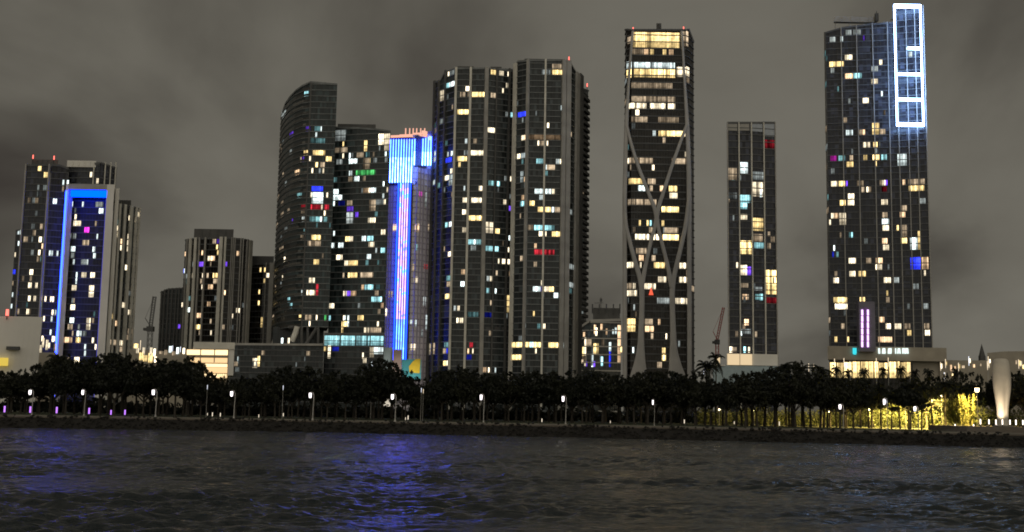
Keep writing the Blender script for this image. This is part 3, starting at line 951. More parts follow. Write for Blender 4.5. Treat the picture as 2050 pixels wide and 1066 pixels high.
rib([(1315, 436, 9), (1311, 456, 7), (1304, 482, 7), (1297, 512, 7), (1290, 546, 8), (1285.5, 575, 9)], Y=637.7)
rib([(1315, 436, 9), (1319, 460, 7), (1326, 488, 7), (1333, 515, 7), (1340, 546, 8), (1345, 575, 9)], Y=637.6)
T.windows((1200, 20, 2.804), "170 225 250 265 d.4; 250 225 275 260 o.5; 285 225 305 262 y.5; 355 225 375 262 y.5; 390 225 415 250 o.3; 175 390 410 430 d.5; 180 495 425 530 d.8; 180 495 195 530 w1.2; 290 495 300 525 w1.2;352 495 367 525 w1.2; 165 540 265 575 w.9; 203 540 223 575 w1.3; 285 540 370 580 w.8; 385 540 425 575 w.8; 180 585 270 615 d.8; 330 615 445 650 d.5; 300 700 315 730 k; 333 684 478 722 y1.2; 478 684 492 722 w; 355 735 370 768 d; 158 830 168 860 w; 170 830 300 862 d1.2; 295 862 308 900 w; 405 828 490 862 d; 480 828 488 860 w; 165 965 255 1003 y.7; 218 1003 260 1040 k; 270 965 315 1000 d; 340 995 357 1035 o; 390 1000 437 1037 y.7")
T.windows((1200, 20, 2.804), "188 128 450 212 y.75; 158 152 186 190 d; 462 122 500 205 d1.3; 152 292 425 330 k.8; 152 332 428 380 y1.3; 434 322 505 376 w1", snap=False)
for q in range(8):       # lintels and mullions across the bright two-storey hall
    T.box_on(1267 + q * 12.0, 125, 1267.7 + q * 12.0, 156, .5, 'dark_steel', 'mullion')
T.box_on(1254, 137.5, 1352, 138.6, .5, 'dark_steel', 'transom')
T.windows((1140, 380, 2.733), "440 0 455 27 d; 548 0 590 27 w.5; 320 55 360 90 d.5; 365 55 475 90 d; 505 80 598 118 y1.1; 380 165 390 195 y; 423 165 433 195 y;440 170 450 205 c; 505 185 518 217 y; 520 190 595 240 d; 360 255 437 300 w1.1; 455 258 470 298 w; 475 245 497 305 w1.6; 512 250 597 300 y1.5; 380 350 405 387 o1; 365 320 420 345 d; 450 350 470 385 d; 462 388 520 437 y.7; 308 402 350 440 w; 385 400 393 440 w; 600 402 655 435 w; 600 468 655 505 w; 485 465 530 500 w.5; 300 500 340 530 d; 348 498 362 530 w; 410 495 472 540 w.6; 310 535 370 577 w.6; 480 600 545 640 e1.5; 578 605 655 645 w; 312 708 362 785 y; 413 740 460 777 o1.2; 485 712 497 748 o; 415 710 455 740 d; 445 785 460 808 d; 528 788 534 815 w; 595 815 605 855 e2; 345 845 355 885 k; 507 850 525 885 y.5; 480 925 505 960 d; 505 920 527 962 y1.2; 305 912 312 950 w; 350 650 358 675 e2")
T.random_dim(22, 150, 700, 47)
# a small red lit tree shape in one window
M['red_tree'] = emit('red_lit_ornament', (1, .14, .07), 1.1, False)
p = at(1303.5, 591, 638.5)
mb = MB()
mb.v = [(-1.3, 0, 0), (1.3, 0, 0), (0, 0, 4.6), (-1.3, .2, 0), (1.3, .2, 0), (0, .2, 4.6)]
mb.f = [(0, 1, 2), (5, 4, 3), (0, 3, 4, 1), (1, 4, 5, 2), (2, 5, 3, 0)]
mb.m = [0] * 5
mb.build('red_ornament', M['red_tree'], R0, p - T.o)
beacon(T, 1267.5, 62, 640, 3)
beacon(T, 1368.5, 61, 640, 3)
roof_box(T, 1314, 1324, 47, 62, 655, 6, 'conc_dark')

# ---- slim four-bay tower
T = Tower('slim_tower', 'slim dark four bay tower divided by three thin pale fins', 'tower',
          [(1458, 560, 246), (1507, 560, 246), (1557, 562, 246)], 30, 'glass_navy', 'slab_dark', fh=3.3)
R0 = T.root
for u in (1458.2, 1481.3, 1506.6, 1531.8, 1555.5):
    T.pier(u, u + (1.6 if 1470 < u < 1540 else 1.0), .8, 'conc' if 1470 < u < 1540 else 'conc_mid', vtop=246)
M['milk_glass'] = plain('milky_crown_glass', (.34, .37, .42), .35, .1)
T.box_on(1452.5, 247, 1476, 262, .3, 'conc_mid', 'crown_screen')
T.box_on(1477.5, 247, 1500, 262, .3, 'conc_mid', 'crown_screen')
T.box_on(1502, 247, 1526, 264, .3, 'milk_glass', 'crown_screen')
T.box_on(1528, 244, 1554, 274, .3, 'milk_glass', 'crown_screen')
T.windows((1400, 220, 3.133), "180 365 235 440 d; 258 330 305 400 k1; 175 545 190 580 d; 330 455 400 545 w.8; 380 500 392 550 k1.2; 250 535 320 585 c.65; 250 585 300 622 c1.2; 258 655 300 690 w; 330 680 400 760 y.65; 335 780 395 830 d.7; 345 830 400 870 c.5; 252 822 325 905 y1; 232 955 245 993 w; 255 975 300 1040 w.8; 300 985 325 1040 p1; 410 1005 480 1046 y; 430 765 443 795 d; 405 190 470 245 r.35; 330 390 400 440 e; 175 520 235 560 e.5", snap=False)
T.windows((1400, 520, 4.1), "540 85 632 285 y1.15; 545 305 630 365 r.35; 353 285 390 330 o; 390 285 405 330 d; 460 285 500 330 t1.5; 495 282 522 335 c1; 340 195 400 230 d.7; 450 225 515 255 e; 370 490 405 540 o; 337 585 347 625 k; 345 570 420 610 e;  248 715 270 765 w;275 720 305 760 d; 362 715 380 765 c1.1; 402 718 414 765 w", snap=False)
T.random_dim(14, 290, 690, 49)
world_box('podium', 'white_wall', R0, 1455, 1557, 709, 732, 556, 559.5)
M['warm_wall'] = emit('warm_lit_lobby_wall', (1, .76, .45), .82)
for a, b, v0, mm in ((1456.5, 1480, 709, 'warm_wall'), (1482.5, 1505.5, 709.5, 'warm_wall')):
    world_box('lit_lobby', mm, R0, a, b, v0, 731, 555.2, 555.8)
world_box('podium_base', 'dusty_blue', R0, 1427, 1566, 733, 775, 553, 575)
world_box('podium_terrace', 'white_wall', R0, 1427, 1452, 731, 733, 552.5, 570)
world_box('lit_kiosk', 'warm_wall', R0, 1435, 1441.5, 715, 731, 556, 560)

# ---- tower with the white light frame
T = Tower('slab_tower', 'broad dark slab tower on the right carrying a glowing white frame of light', 'tower',
          [(1660, 632, 67), (1663.5, 624, 66), (1700, 622, 56), (1760, 619, 49), (1805, 617, 46)], 30, 'glass_navy', 'slab_dark', fh=3.5)
# the roof steps up behind the light frame, so the left roof edge is level
R0 = T.root
TQ = T
for u in (1660.5, 1695, 1727, 1760, 1791):
    T.pier(u, u + .9, .6, 'conc_mid')
QR = Tower(None, None, None, [(1805, 616.9, 14), (1868, 612, 13)], 26, 'glass_navy', 'slab_dark', root=R0, part='raised_facade', fh=3.5)
for u in (1810, 1830, 1848, 1866.5):
    QR.pier(u, u + .9, .6, 'conc_mid')


def QW(region, text):
    for r in parse(region, text):
        um = (r[0] + r[2]) / 2
        lim = 1805 - (700 - r[1]) * .024
        (QR if um > lim else TQ).window(*r)


QW((1620, 0, 2.961), "122 205 155 265 e1.5; 185 230 200 260 k.4; 215 185 250 240 e1.2; 260 185 305 240 e1.2; 318 225 328 250 p.5; 210 325 255 372 w.9; 120 365 160 415 y; 162 365 205 410 y.6; 213 430 258 480 o1; 262 430 312 478 c1; 415 355 432 388 w; 368 385 408 430 e1.5; 368 472 408 508 w.7; 316 575 352 612 w; 427 540 435 570 k; 373 730 415 800 y.8; 218 767 258 810 k.6; 288 775 312 805 d; 318 775 330 810 o; 420 765 452 800 d; 320 838 360 878 w.8; 378 833 405 878 y; 590 310 610 345 k.5")
QW((1640, 300, 4.442), "100 55 155 105 m.16; 170 50 230 105 t1.5; 245 100 303 168 y1.1; 272 55 300 95 d; 395 55 425 105 y.4; 475 48 535 100 y1.1; 497 105 510 155 y; 552 30 600 90 c.8; 697 25 778 145 k.8; 107 290 160 348 w.9; 175 280 230 340 y.9; 240 285 252 340 p; 335 275 395 325 d.4; 420 315 435 360 w; 440 315 465 365 d.5; 555 250 588 320 w1.2; 590 255 605 320 p1; 555 325 600 365 r.15; 742 280 765 345 o.5; 790 240 940 285 d.9; 797 312 935 368 y1; 255 378 310 445 w1.1; 185 445 235 505 y; 250 455 310 508 w.8; 553 428 608 495 w; 890 435 945 475 e; 720 475 780 525 d; 107 550 132 625 w1.2; 135 555 170 610 o.5; 180 555 238 680 w.6; 92 625 100 680 w; 560 545 605 585 d; 558 590 620 655 k1; 565 655 618 715 w; 717 540 765 595 o.9; 690 660 707 695 y; 725 660 780 760 d; 727 770 780 832 y; 285 730 298 793 c1; 265 735 283 790 t1; 560 775 605 832 o1; 568 840 620 892 w; 810 810 875 920 k1.1; 880 750 897 920 y.9; 812 922 905 1066 b1.4; 915 935 970 1050 o1; 128 860 137 905 k; 115 905 130 940 b.3; 262 945 325 1015 w.8; 415 945 460 1000 d; 500 935 565 1000 o1.1; 500 1002 560 1060 w.7; 610 1030 620 1066 e")
QW((1620, 340, 2.423), "195 488 225 522 w; 238 480 275 518 y.6; 117 520 143 547 w; 362 505 395 545 w; 412 510 435 540 e2; 558 490 565 525 w; 502 545 530 580 e1.5; 375 580 382 610 y; 118 602 182 640 y; 125 640 185 675 w; 245 612 270 640 y; 555 640 577 665 e; 475 650 488 672 e; 340 730 365 758 o; 370 732 395 765 w; 412 732 448 765 w; 460 740 490 765 d; 475 768 495 800 y; 558 740 582 770 d; 562 770 585 800 w1.2; 123 795 135 838 y; 185 805 193 835 y; 155 740 172 765 d; 337 800 402 822 o.8")
T.random_dim(26, 80, 680, 53)
roof_box(T, 1669, 1756, 34, 41, 640, 3, 'conc_mid', 'roof_beam', v=40)
for u in (1672, 1700, 1730, 1752):
    mb = MB()
    p = at(u, 40, 641.5)
    mb.tube([(0, 0, -9), (0, 0, 0)], .3, 6)
    mb.build('beam_post', M['conc_mid'], R0, p - T.o)
mb = MB()
p = at(1755, 36, 638)
mb.box(-.9, .9, -.9, .9, -2, 2.4)
mb.tube([(0, 0, 2.4), (0, 0, 4)], .2, 6)
mb.build('roof_mast', M['dark_steel'], R0, p - T.o)
# podium
world_box('podium', 'tan', R0, 1657, 1895, 695, 722, 596, 628)
world_box('podium', 'tan', R0, 1662, 1893, 723, 790, 601, 626)
PQ = Tower(None, None, None, [(1660, 597, 722), (1826, 597, 722)], 4, 'glass_brown', 'slab_dark', root=R0, part='arcade_facade', slabs=False)
r_ = random.Random(5)
u = 1662
while u < 1824:
    w = r_.uniform(5, 15)
    PQ.window(u, 725 + r_.uniform(-1, 2), min(u + w, 1826), 757, 'y', r_.uniform(.6, 1.4), snap=False, name='lit_shopfront')
    u += w + r_.uniform(.8, 2.5)
# illegible white channel letters and a turquoise mark on the podium
M['letter'] = emit('white_channel_letter', (.85, 1, .95), 1.3, False)
M['turquoise'] = emit('turquoise_sign_light', (.05, .75, .85), 1.1, False)
sg = empty('podium_sign', at(1789, 703, 594.8), 'row of small white glowing letters on the tan podium of the slab tower', 'sign')
for zx, tilt, w in ((340, -.02, 4), (360, .10, 5), (366, -.05, 4), (388, .12, 5), (396, .05, 4), (420, 0, 2.5), (432, .12, 3), (440, -.10, 3), (455, 0, 3), (463, -.1, 3), (470, .05, 3), (478, -.08, 3.5)):
    u0 = 1620 + zx / 2.423
    a, b = at(u0, 697.5, 594.8), at(u0, 708.5, 594.8)
    mb = MB()
    ww = w * .11
    h = (a.z - b.z) / 2
    mb.hexa([(-ww - tilt * h, 0, -h), (ww - tilt * h, 0, -h), (ww - tilt * h, .4, -h), (-ww - tilt * h, .4, -h),
             (-ww + tilt * h, 0, h), (ww + tilt * h, 0, h), (ww + tilt * h, .4, h), (-ww + tilt * h, .4, h)])
    mb.build('letter', M['letter'], sg, (a + b) / 2 - Vector(sg.location))
tq = empty('turquoise_sign', at(1711.5, 703, 594.8), 'small turquoise glowing sign on the tan podium left of the white letters', 'sign')
for du in (-2.2, 1.6):
    mb = MB()
    mb.box(-.42, .42, 0, .4, -1.5 if du < 0 else -1.2, 1.5)
    mb.build('letter', M['turquoise'], tq, (du * .26, 0, 0))
mb = MB()
mb.box(-.7, .7, .05, .4, -1.7, -1.2)
mb.build('letter', M['turquoise'], tq, (0, 0, -.1))
# purple neon blade
bl = empty('neon_blade_sign', at(1736, 704, 592), 'tall grey blade sign with two columns of purple neon tubes', 'sign')
z0 = at(1736, 704, 592).z
z1 = at(1736, 604, 592).z
mb = MB()
xa, xb = at(1720, 660, 592).x, at(1752.5, 660, 592).x
bx = bl.location.x
mb.box(xa - bx, xb - bx, 0, 4, 0, z1 - z0)
mb.build('blade_panel', M['plum_dark'], bl)
mb = MB()
mb.box(at(1729.5, 660, 592).x - bx, at(1737, 660, 592).x - bx, -.12, -.004, 1.5, z1 - z0 - 3)
mb.build('centre_strip', M['panel_purple'], bl)
for k in range(6):
    for uu in (1726.2, 1737.6):
        va = 620.5 + k * 12.7
        p, q = at(uu, va, 591.8), at(uu, va + 11.2, 591.8)
        mb = MB()
        mb.box(-.42, .42, -.3, .15, 0, p.z - q.z)
        mb.build('neon_tube', M['purple_neon'], bl, (q.x - bx, -.2, q.z - z0))
# white frame of light
sf = empty('light_frame', at(1820, 257, 609), 'giant white glowing rectangular frame with cross bars near the top of the slab tower', 'sign')
so = Vector(sf.location)


def tube_bar(u0, u1, v0, v1, name='light_bar', vr=None):
    Y = 609.0
    vr = vr or (v0 + v1) / 2
    # world-vertical frame: fixed x for each edge
    a, b = X_(u0), X_(u1)
    zt, zb = at(1820, v0, Y).z, at(1820, v1, Y).z
    mb = MB()
    mb.box(a - so.x, b - so.x, 0, 1.6, zb - so.z, zt - so.z)
    ob = mb.build(name, M['white_sign'], sf)
    bv = ob.modifiers.new('rounded', 'BEVEL')
    bv.width = .35
    bv.segments = 2


X_ = lambda u: at(u, 130, 609.0).x
tube_bar(1793.3, 1795.1, 15.5, 245.5, 'frame_side')
tube_bar(1845.6, 1847.4, 15.5, 245.5, 'frame_side')
tube_bar(1793, 1848, 8.5, 15.3, 'frame_top')
tube_bar(1793, 1848, 245.8, 252.5, 'frame_bottom')
tube_bar(1818.5, 1844.8, 93.8, 98.6)
tube_bar(1796.3, 1844.8, 145.8, 150.6)
tube_bar(1796.3, 1844.8, 196.6, 201.4)
for u in (1797, 1843):
    a = X_(u)
    for v in (30, 120, 230):
        z = at(1820, v, 609).z
        mb = MB()
        mb.box(a - .15 - so.x, a + .15 - so.x, 1.6, 9.5, z - so.z - .15, z - so.z + .15)
        mb.build('mounting_bracket', M['dark_steel'], sf)

# ---- white curved hall at the far left
HY = 380
p0 = at(30, 700, HY)
hall = empty('curved_white_hall', (p0.x, HY + 8, GZ), 'pale windowless curved hall with a dark slot at the left edge', 'building')
ho = Vector(hall.location)
zt = at(30, 632, HY).z
zb = GZ
mb = MB()
x0, x1t, x1b = at(-60, 690, HY).x, at(70.5, 690, HY).x, at(63, 690, HY).x
N = 14
bot, top = [], []
for k in range(N + 1):
    t = k / N
    xb_, xt_ = x0 + (x1b - x0) * t, x0 + (x1t - x0) * t
    dy = 5.5 * (1 - math.sin(math.pi * min(t * .75 + .25, 1)))
    bot.append((xb_ - ho.x, -8 + dy, zb - ho.z))
    top.append((xt_ - ho.x, -8 + dy * .8, zt - ho.z - .6 * (1 - t)))
for k in range(N):
    mb.face([bot[k], bot[k + 1], top[k + 1], top[k]])
    mb.face([top[k], top[k + 1], (top[k + 1][0] - 13, 20, top[k + 1][2]), (top[k][0] - 13, 20, top[k][2])])
mb.face([bot[N], (bot[N][0] - 13, 20, 0), (top[N][0] - 13, 20, top[N][2]), top[N]])
mb.build('curved_wall', M['white_wall'], hall)
mb = MB()
a, b = at(14, 697, HY), at(38, 697, HY)
mb.box(a.x - ho.x, b.x - ho.x, -8.6, -7, at(20, 701, HY).z - ho.z, at(20, 694, HY).z - ho.z)
mb.build('wall_slot', M['dark_steel'], hall)
mb = MB()
p = at(14, 634, HY)
mb.tube([(0, 0, -1), (0, 0, .3)], .2, 6)
rm = mb.build('mast', M['dark_steel'], hall, p - ho)
mb = MB()
mb.tube([(0, 0, .3), (0, 0, 2.3)], [.5, .45], 8)
mb.build('aviation_light', M['red_lamp'], rm)
M['yellow_hall'] = emit('yellow_lit_foyer', (1, .72, .12), .75)
mb = MB()
a, b = at(-8, 722, HY - 1), at(15, 722, HY - 1)
mb.box(a.x - ho.x, b.x - ho.x, -9.4, -8.4, at(10, 733, HY).z - ho.z, at(10, 717, HY).z - ho.z)
mb.build('lit_foyer', M['yellow_hall'], hall)

# ---- low lit buildings behind the trees
T = Tower('low_building', 'low brick building with a row of lit windows below the blue framed tower', 'building',
          [(56, 430, 706), (113, 430, 706)], 14, 'tan', 'conc_mid', slabs=False)
T.windows((0, 620, 3.942), "255 285 275 335 y; 278 283 298 335 y1.1; 315 280 328 335 w; 335 225 345 300 w.6; 365 240 378 320 w.5; 430 270 440 330 d", snap=False, free=True)
T = Tower('low_building', 'low pale building with many lit windows left of the amber terraced building', 'building',
          [(258, 430, 700), (320, 430, 703), (372, 430, 706)], 16, 'tan', 'conc_mid', slabs=False)
T.windows((0, 620, 3.942), "1055 270 1090 305 y1.2; 1075 305 1095 345 w; 1130 300 1140 360 w; 1100 340 1130 400 y.6;1132 362 1170 410 y.5; 1172 345 1205 420 y.6; 1188 300 1197 365 w; 1215 310 1228 370 w; 1222 372 1232 420 w; 1335 290 1352 340 k1.3; 1395 300 1410 350 k1.3; 1445 305 1455 350 w1.2; 1300 320 1320 360 d; 1360 330 1385 362 d; 1255 330 1280 350 d", snap=False, free=True)
T = Tower('low_building', 'dark flat roofed building at the right edge behind the pale sculpture', 'building',
          [(1976, 640, 707), (2010, 640, 704), (2075, 640, 703)], 20, 'tan', 'conc_mid', slabs=False)
T.windows((1530, 660, 3.942), "2010 245 2022 290 y; 2024 250 2032 290 w; 1985 245 1995 275 d; 1900 260 1915 300 d; 2040 280 2050 310 y", snap=False, free=True)
T = Tower('low_building', 'long low dim building between the slab tower podium and the right edge', 'building',
          [(1880, 600, 721), (1930, 600, 722), (1985, 600, 722)], 20, 'tan', 'conc_mid', slabs=False)
T.windows((1530, 660, 3.942), "1395 270 1405 310 w; 1430 245 1440 285 y; 1420 340 1428 385 w; 1478 345 1490 385 y; 1465 280 1480 330 o.6; 1500 290 1510 320 o.5; 1535 275 1545 310 y; 1618 230 1625 265 w; 1650 275 1660 300 o; 1765 265 1775 305 w; 1775 235 1781 265 w; 1700 270 1712 290 d; 1560 285 1580 305 d", snap=False, free=True)
p = at(1966, 716, 800)
sp = empty('spire', (p.x, 800, GZ), 'thin dark spire on the skyline near the right edge', 'spire')
mb = MB()
zz = p.z - GZ
mb.box(-1.8, 1.8, -1.8, 1.8, 0, zz + 1)
mb.build('base', M['conc_dark'], sp)
mb = MB()
zt = at(1966, 688, 800).z - GZ
mb.v = [(-1.6, -1.6, zz + 1.002), (1.6, -1.6, zz + 1.002), (1.6, 1.6, zz + 1.002), (-1.6, 1.6, zz + 1.002), (0, 0, zt)]
mb.f = [(0, 1, 4), (1, 2, 4), (2, 3, 4), (3, 0, 4)]
mb.m = [0] * 4
mb.build('steeple', M['conc_dark'], sp)


# ---- cranes
def lattice(mb, p, q, w, n):
    p, q = Vector(p), Vector(q)
    t = (q - p).normalized()
    e1 = t.cross(Vector((0, 1, 0))).normalized()
    e2 = t.cross(e1)
    cs = [(e1 * a + e2 * b) * w / 2 for a, b in ((-1, -1), (1, -1), (1, 1), (-1, 1))]
    for c in cs:
        mb.tube([p + c, q + c], .14, 4)
    for k in range(n):
        a, b = p.lerp(q, k / n), p.lerp(q, (k + 1) / n)
        for i in range(4):
            mb.tube([a + cs[i], b + cs[(i + 1) % 4]], .09, 4)


def crane(label, ub, vb, um, vm, ut, vt, Y, m, w):
    b = at(ub, 735, Y)
    r = empty('tower_crane', (b.x, Y, GZ), label, 'crane')
    o = Vector(r.location)
    h = at(um, vm, Y).z - GZ
    mb = MB()
    lattice(mb, (0, 0, 0), (0, 0, h), w, 14)
    mb.build('mast', M[m], r)
    mb = MB()
    mb.box(-w * .8, w * .8, -w * .7, w * .7, h, h + 2.6)
    mb.box(-w * 1.6, -w * .8, -w * .5, w * .5, h + .4, h + 1.8)
    mb.build('cab', M['dark_steel'], r)
    mb = MB()
    tip = at(ut, vt, Y) - o
    lattice(mb, (0, 0, h + 2.6), (tip.x, 0, tip.z), w * .7, 12)
    mb.build('jib', M[m], r)
    mb = MB()
    ap = (-w * 1.4, 0, h + 7)
    mb.tube([(0, 0, h + 2.6), ap], .2, 5)
    mb.tube([ap, (tip.x, 0, tip.z)], .08, 5)
    mb.build('stay', M[m], r)


crane('dark construction crane with a steep raised jib between the left towers', 297, 735, 299, 664, 309.5, 594, 620, 'dark_steel', 2.2)
crane('thin red lattice crane with a raised jib beside the slim four bay tower', 1436, 735, 1436, 690, 1448.5, 616, 640, 'red_steel', 1.6)

# ================================================================== GROUND, SHORE, WATER
M['lawn'] = plain('lawn', (.045, .055, .022), .95, .35, .8, bump=.3)
M['path'] = plain('promenade_paving', (.12, .098, .075), .85, .2, .7)
M['rock'] = plain('riprap_rock', (.014, .0125, .010), .9, .4, 1.2, bump=.4)
M['soil'] = plain('bank_soil', (.015, .0125, .010), .95, .3, .6)
M['kerb'] = plain('kerb_stone', (.18, .165, .14), .8, .2, .6)
us = [-1500, -700, 0, 300, 600, 900, 1200, 1500, 1800, 2050, 2600, 3400]
vs = [831.5, 845, 857, 860.5, 865, 871.5, 877.5, 884.5, 891.5, 897, 908, 924]
shore = [on_z(u, v, 0) for u, v in zip(us, vs)]


def off(p, d):
    return Vector((p.x * (1 + d / p.y), p.y + d, 0))


def strip(name, d0, z0, d1, z1, m, kind='structure', sub=1):
    mb = MB()
    for a, b in zip(shore[:-1], shore[1:]):
        for k in range(sub):
            p, q = a.lerp(b, k / sub), a.lerp(b, (k + 1) / sub)
            w, x, y, z = off(p, d0), off(q, d0), off(q, d1), off(p, d1)
            mb.face([(w.x, w.y, z0), (x.x, x.y, z0), (y.x, y.y, z1), (z.x, z.y, z1)])
    o = mb.build(name, m)
    tag(o, kind=kind)
    return o


strip('bank', -3.0, -1.2, 7, 1.85, M['soil'])
mb = MB()
for a, b in zip(shore[:-1], shore[1:]):
    w, x, y, z = off(a, 7), off(b, 7), off(b, 14), off(a, 14)
    mb.hexa([(w.x, w.y, 1.4), (x.x, x.y, 1.4), (y.x, y.y, 1.4), (z.x, z.y, 1.4), (w.x, w.y, 2.0), (x.x, x.y, 2.0), (y.x, y.y, 2.05), (z.x, z.y, 2.05)])
tag(mb.build('promenade', M['path']), kind='structure')
mb = MB()
for a, b in zip(shore[:-1], shore[1:]):
    w, x, y, z = off(a, 14.003), off(b, 14.003), off(b, 14.35), off(a, 14.35)
    mb.hexa([(w.x, w.y, 1.6), (x.x, x.y, 1.6), (y.x, y.y, 1.6), (z.x, z.y, 1.6), (w.x, w.y, GZ + .1), (x.x, x.y, GZ + .1), (y.x, y.y, GZ + .1), (z.x, z.y, GZ + .1)])
tag(mb.build('kerb', M['kerb']), kind='structure')
mb = MB()
L = [off(p, 14.353) for p in shore]
far = [(-6000, 9000), (6000, 9000)]
for a, b in zip(L[:-1], L[1:]):
    mb.face([(a.x, a.y, GZ), (b.x, b.y, GZ), (b.x * 38, 9000, GZ), (a.x * 38, 9000, GZ)])
tag(mb.build('ground', M['lawn']), kind='structure')
# riprap rocks on the bank
mb = MB()
ico = [(0, 0, 1), (.89, 0, .45), (.28, .85, .45), (-.72, .53, .45), (-.72, -.53, .45), (.28, -.85, .45), (.72, .53, -.45), (-.28, .85, -.45), (-.89, 0, -.45), (-.28, -.85, -.45), (.72, -.53, -.45), (0, 0, -1)]
icf = [(0, 1, 2), (0, 2, 3), (0, 3, 4), (0, 4, 5), (0, 5, 1), (1, 6, 2), (2, 7, 3), (3, 8, 4), (4, 9, 5), (5, 10, 1), (6, 7, 2), (7, 8, 3), (8, 9, 4), (9, 10, 5), (10, 6, 1), (11, 7, 6), (11, 8, 7), (11, 9, 8), (11, 10, 9), (11, 6, 10)]
for k in range(2600):
    i = random.randrange(1, len(shore) - 2)
    p = shore[i].lerp(shore[i + 1], random.random())
    t = random.random()
    d = -1.6 + 9 * t
    q = off(p, d)
    z = -.8 + 3.05 * (d + 3) / 10
    s = random.uniform(.16, .38)
    n0 = len(mb.v)
    sx, sy, sz = s * random.uniform(.8, 1.4), s * random.uniform(.8, 1.2), s * random.uniform(.55, .9)
    an = random.uniform(0, 6.28)
    ca, sa = math.cos(an), math.sin(an)
    for x, y, zz in ico:
        j = random.uniform(.75, 1.2)
        x, y = x * sx * j, y * sy * j
        mb.v.append((q.x + x * ca - y * sa, q.y + x * sa + y * ca, z + zz * sz * j))
    for f in icf:
        mb.f.append(tuple(n0 + a for a in f))
        mb.m.append(0)
tag(mb.build('riprap_rocks', M['rock']), 'dark boulders piled along the waterline', 'rocks', kind='stuff')

# ---- water: real waves near and far, finer ripples as bump
def water_material():
    m, t = mat('night_bay_water')
    tc = t.n('ShaderNodeTexCoord')
    b = t.n('ShaderNodeBsdfPrincipled', i_Roughness=.20, i_IOR=1.333)
    b.inputs['Base Color'].default_value = (.012, .018, .021, 1)
    mp = t.n('ShaderNodeMapping')
    mp.inputs['Scale'].default_value = (.22, .09, 1)
    t.l(tc.outputs['Object'], mp.inputs[0])
    pn = t.n('ShaderNodeTexNoise', i_Scale=1.0, i_Detail=4.0)
    t.l(mp.outputs[0], pn.inputs['Vector'])
    t.l(t.math('ADD', .0, t.math('MULTIPLY', t.math('MAXIMUM', t.math('SUBTRACT', pn.outputs[0], .22), .12), .62)), b.inputs['Roughness'])
    last = None
    for sc, det, st, di, sy in ((.8, 3, .9, .30, 2.0), (2.6, 3, .9, .15, 2.2), (8, 2, .7, .05, 1.8)):
        mp = t.n('ShaderNodeMapping')
        mp.inputs['Scale'].default_value = (1, sy, 1)
        mp.inputs['Rotation'].default_value = (0, 0, .25)
        t.l(tc.outputs['Object'], mp.inputs[0])
        nz = t.n('ShaderNodeTexNoise', i_Scale=sc, i_Detail=float(det))
        t.l(mp.outputs[0], nz.inputs['Vector'])
        bp = t.n('ShaderNodeBump', i_Strength=st, i_Distance=di)
        t.l(nz.outputs[0], bp.inputs['Height'])
        if last:
            t.l(last.outputs[0], bp.inputs['Normal'])
        last = bp
    t.l(last.outputs[0], b.inputs['Normal'])
    o = t.n('ShaderNodeOutputMaterial')
    t.l(b.outputs[0], o.inputs[0])
    return m


rows = np.concatenate([np.arange(4, 24, 1.0), 24 / (1 - np.linspace(0, 1 - 24 / 262, 900))])
tx = np.concatenate([np.linspace(-3, -.72, 14), np.linspace(-.70, .70, 640), np.linspace(.72, 3, 14)])
YY, TT = np.meshgrid(rows, tx, indexing='ij')
XX = YY * TT
ZZ = np.zeros_like(XX)
spx = np.gradient(rows)[:, None] * np.ones_like(TT)
for k in range(64):
    lam = .42 * (3.6 / .42) ** rng.random()
    th = math.radians(-72 + rng.normal() * 34)       # travelling mostly towards the viewer, spread
    sl = .042
    amp = sl * lam / (2 * math.pi)
    kx, ky = 2 * math.pi / lam * math.cos(th), 2 * math.pi / lam * math.sin(th)
    att = np.clip(1.6 - spx * abs(math.sin(th)) * 2.4 / lam, .12, 1)
    ZZ += amp * att * np.sin(kx * XX + ky * YY + rng.random() * 6.28)
# patches of calmer and rougher water
pat = np.zeros_like(XX)
for k in range(14):
    lam = rng.uniform(14, 60)
    th = rng.uniform(0, 6.28)
    pat += np.sin(2 * math.pi / lam * (math.cos(th) * XX + 1.6 * math.sin(th) * YY) + rng.random() * 6.28)
ZZ *= np.clip(1 + pat * .14, .35, 1.9)
ny, nx = XX.shape
verts = np.stack([XX, YY, ZZ], -1).reshape(-1, 3).astype(np.float32)
ii = np.arange(ny * nx).reshape(ny, nx)
quads = np.stack([ii[:-1, :-1], ii[:-1, 1:], ii[1:, 1:], ii[1:, :-1]], -1).reshape(-1, 4)
me = bpy.data.meshes.new('water')
me.vertices.add(len(verts))
me.vertices.foreach_set('co', verts.ravel())
me.loops.add(quads.size)
me.loops.foreach_set('vertex_index', quads.ravel().astype(np.int32))
me.polygons.add(len(quads))
me.polygons.foreach_set('loop_start', np.arange(0, quads.size, 4, dtype=np.int32))
me.polygons.foreach_set('loop_total', np.full(len(quads), 4, dtype=np.int32))
me.update(calc_edges=True)
me.polygons.foreach_set('use_smooth', np.ones(len(quads), dtype=bool))
me.materials.append(water_material())
wo = bpy.data.objects.new('water', me)
COL.objects.link(wo)
tag(wo, kind='structure')

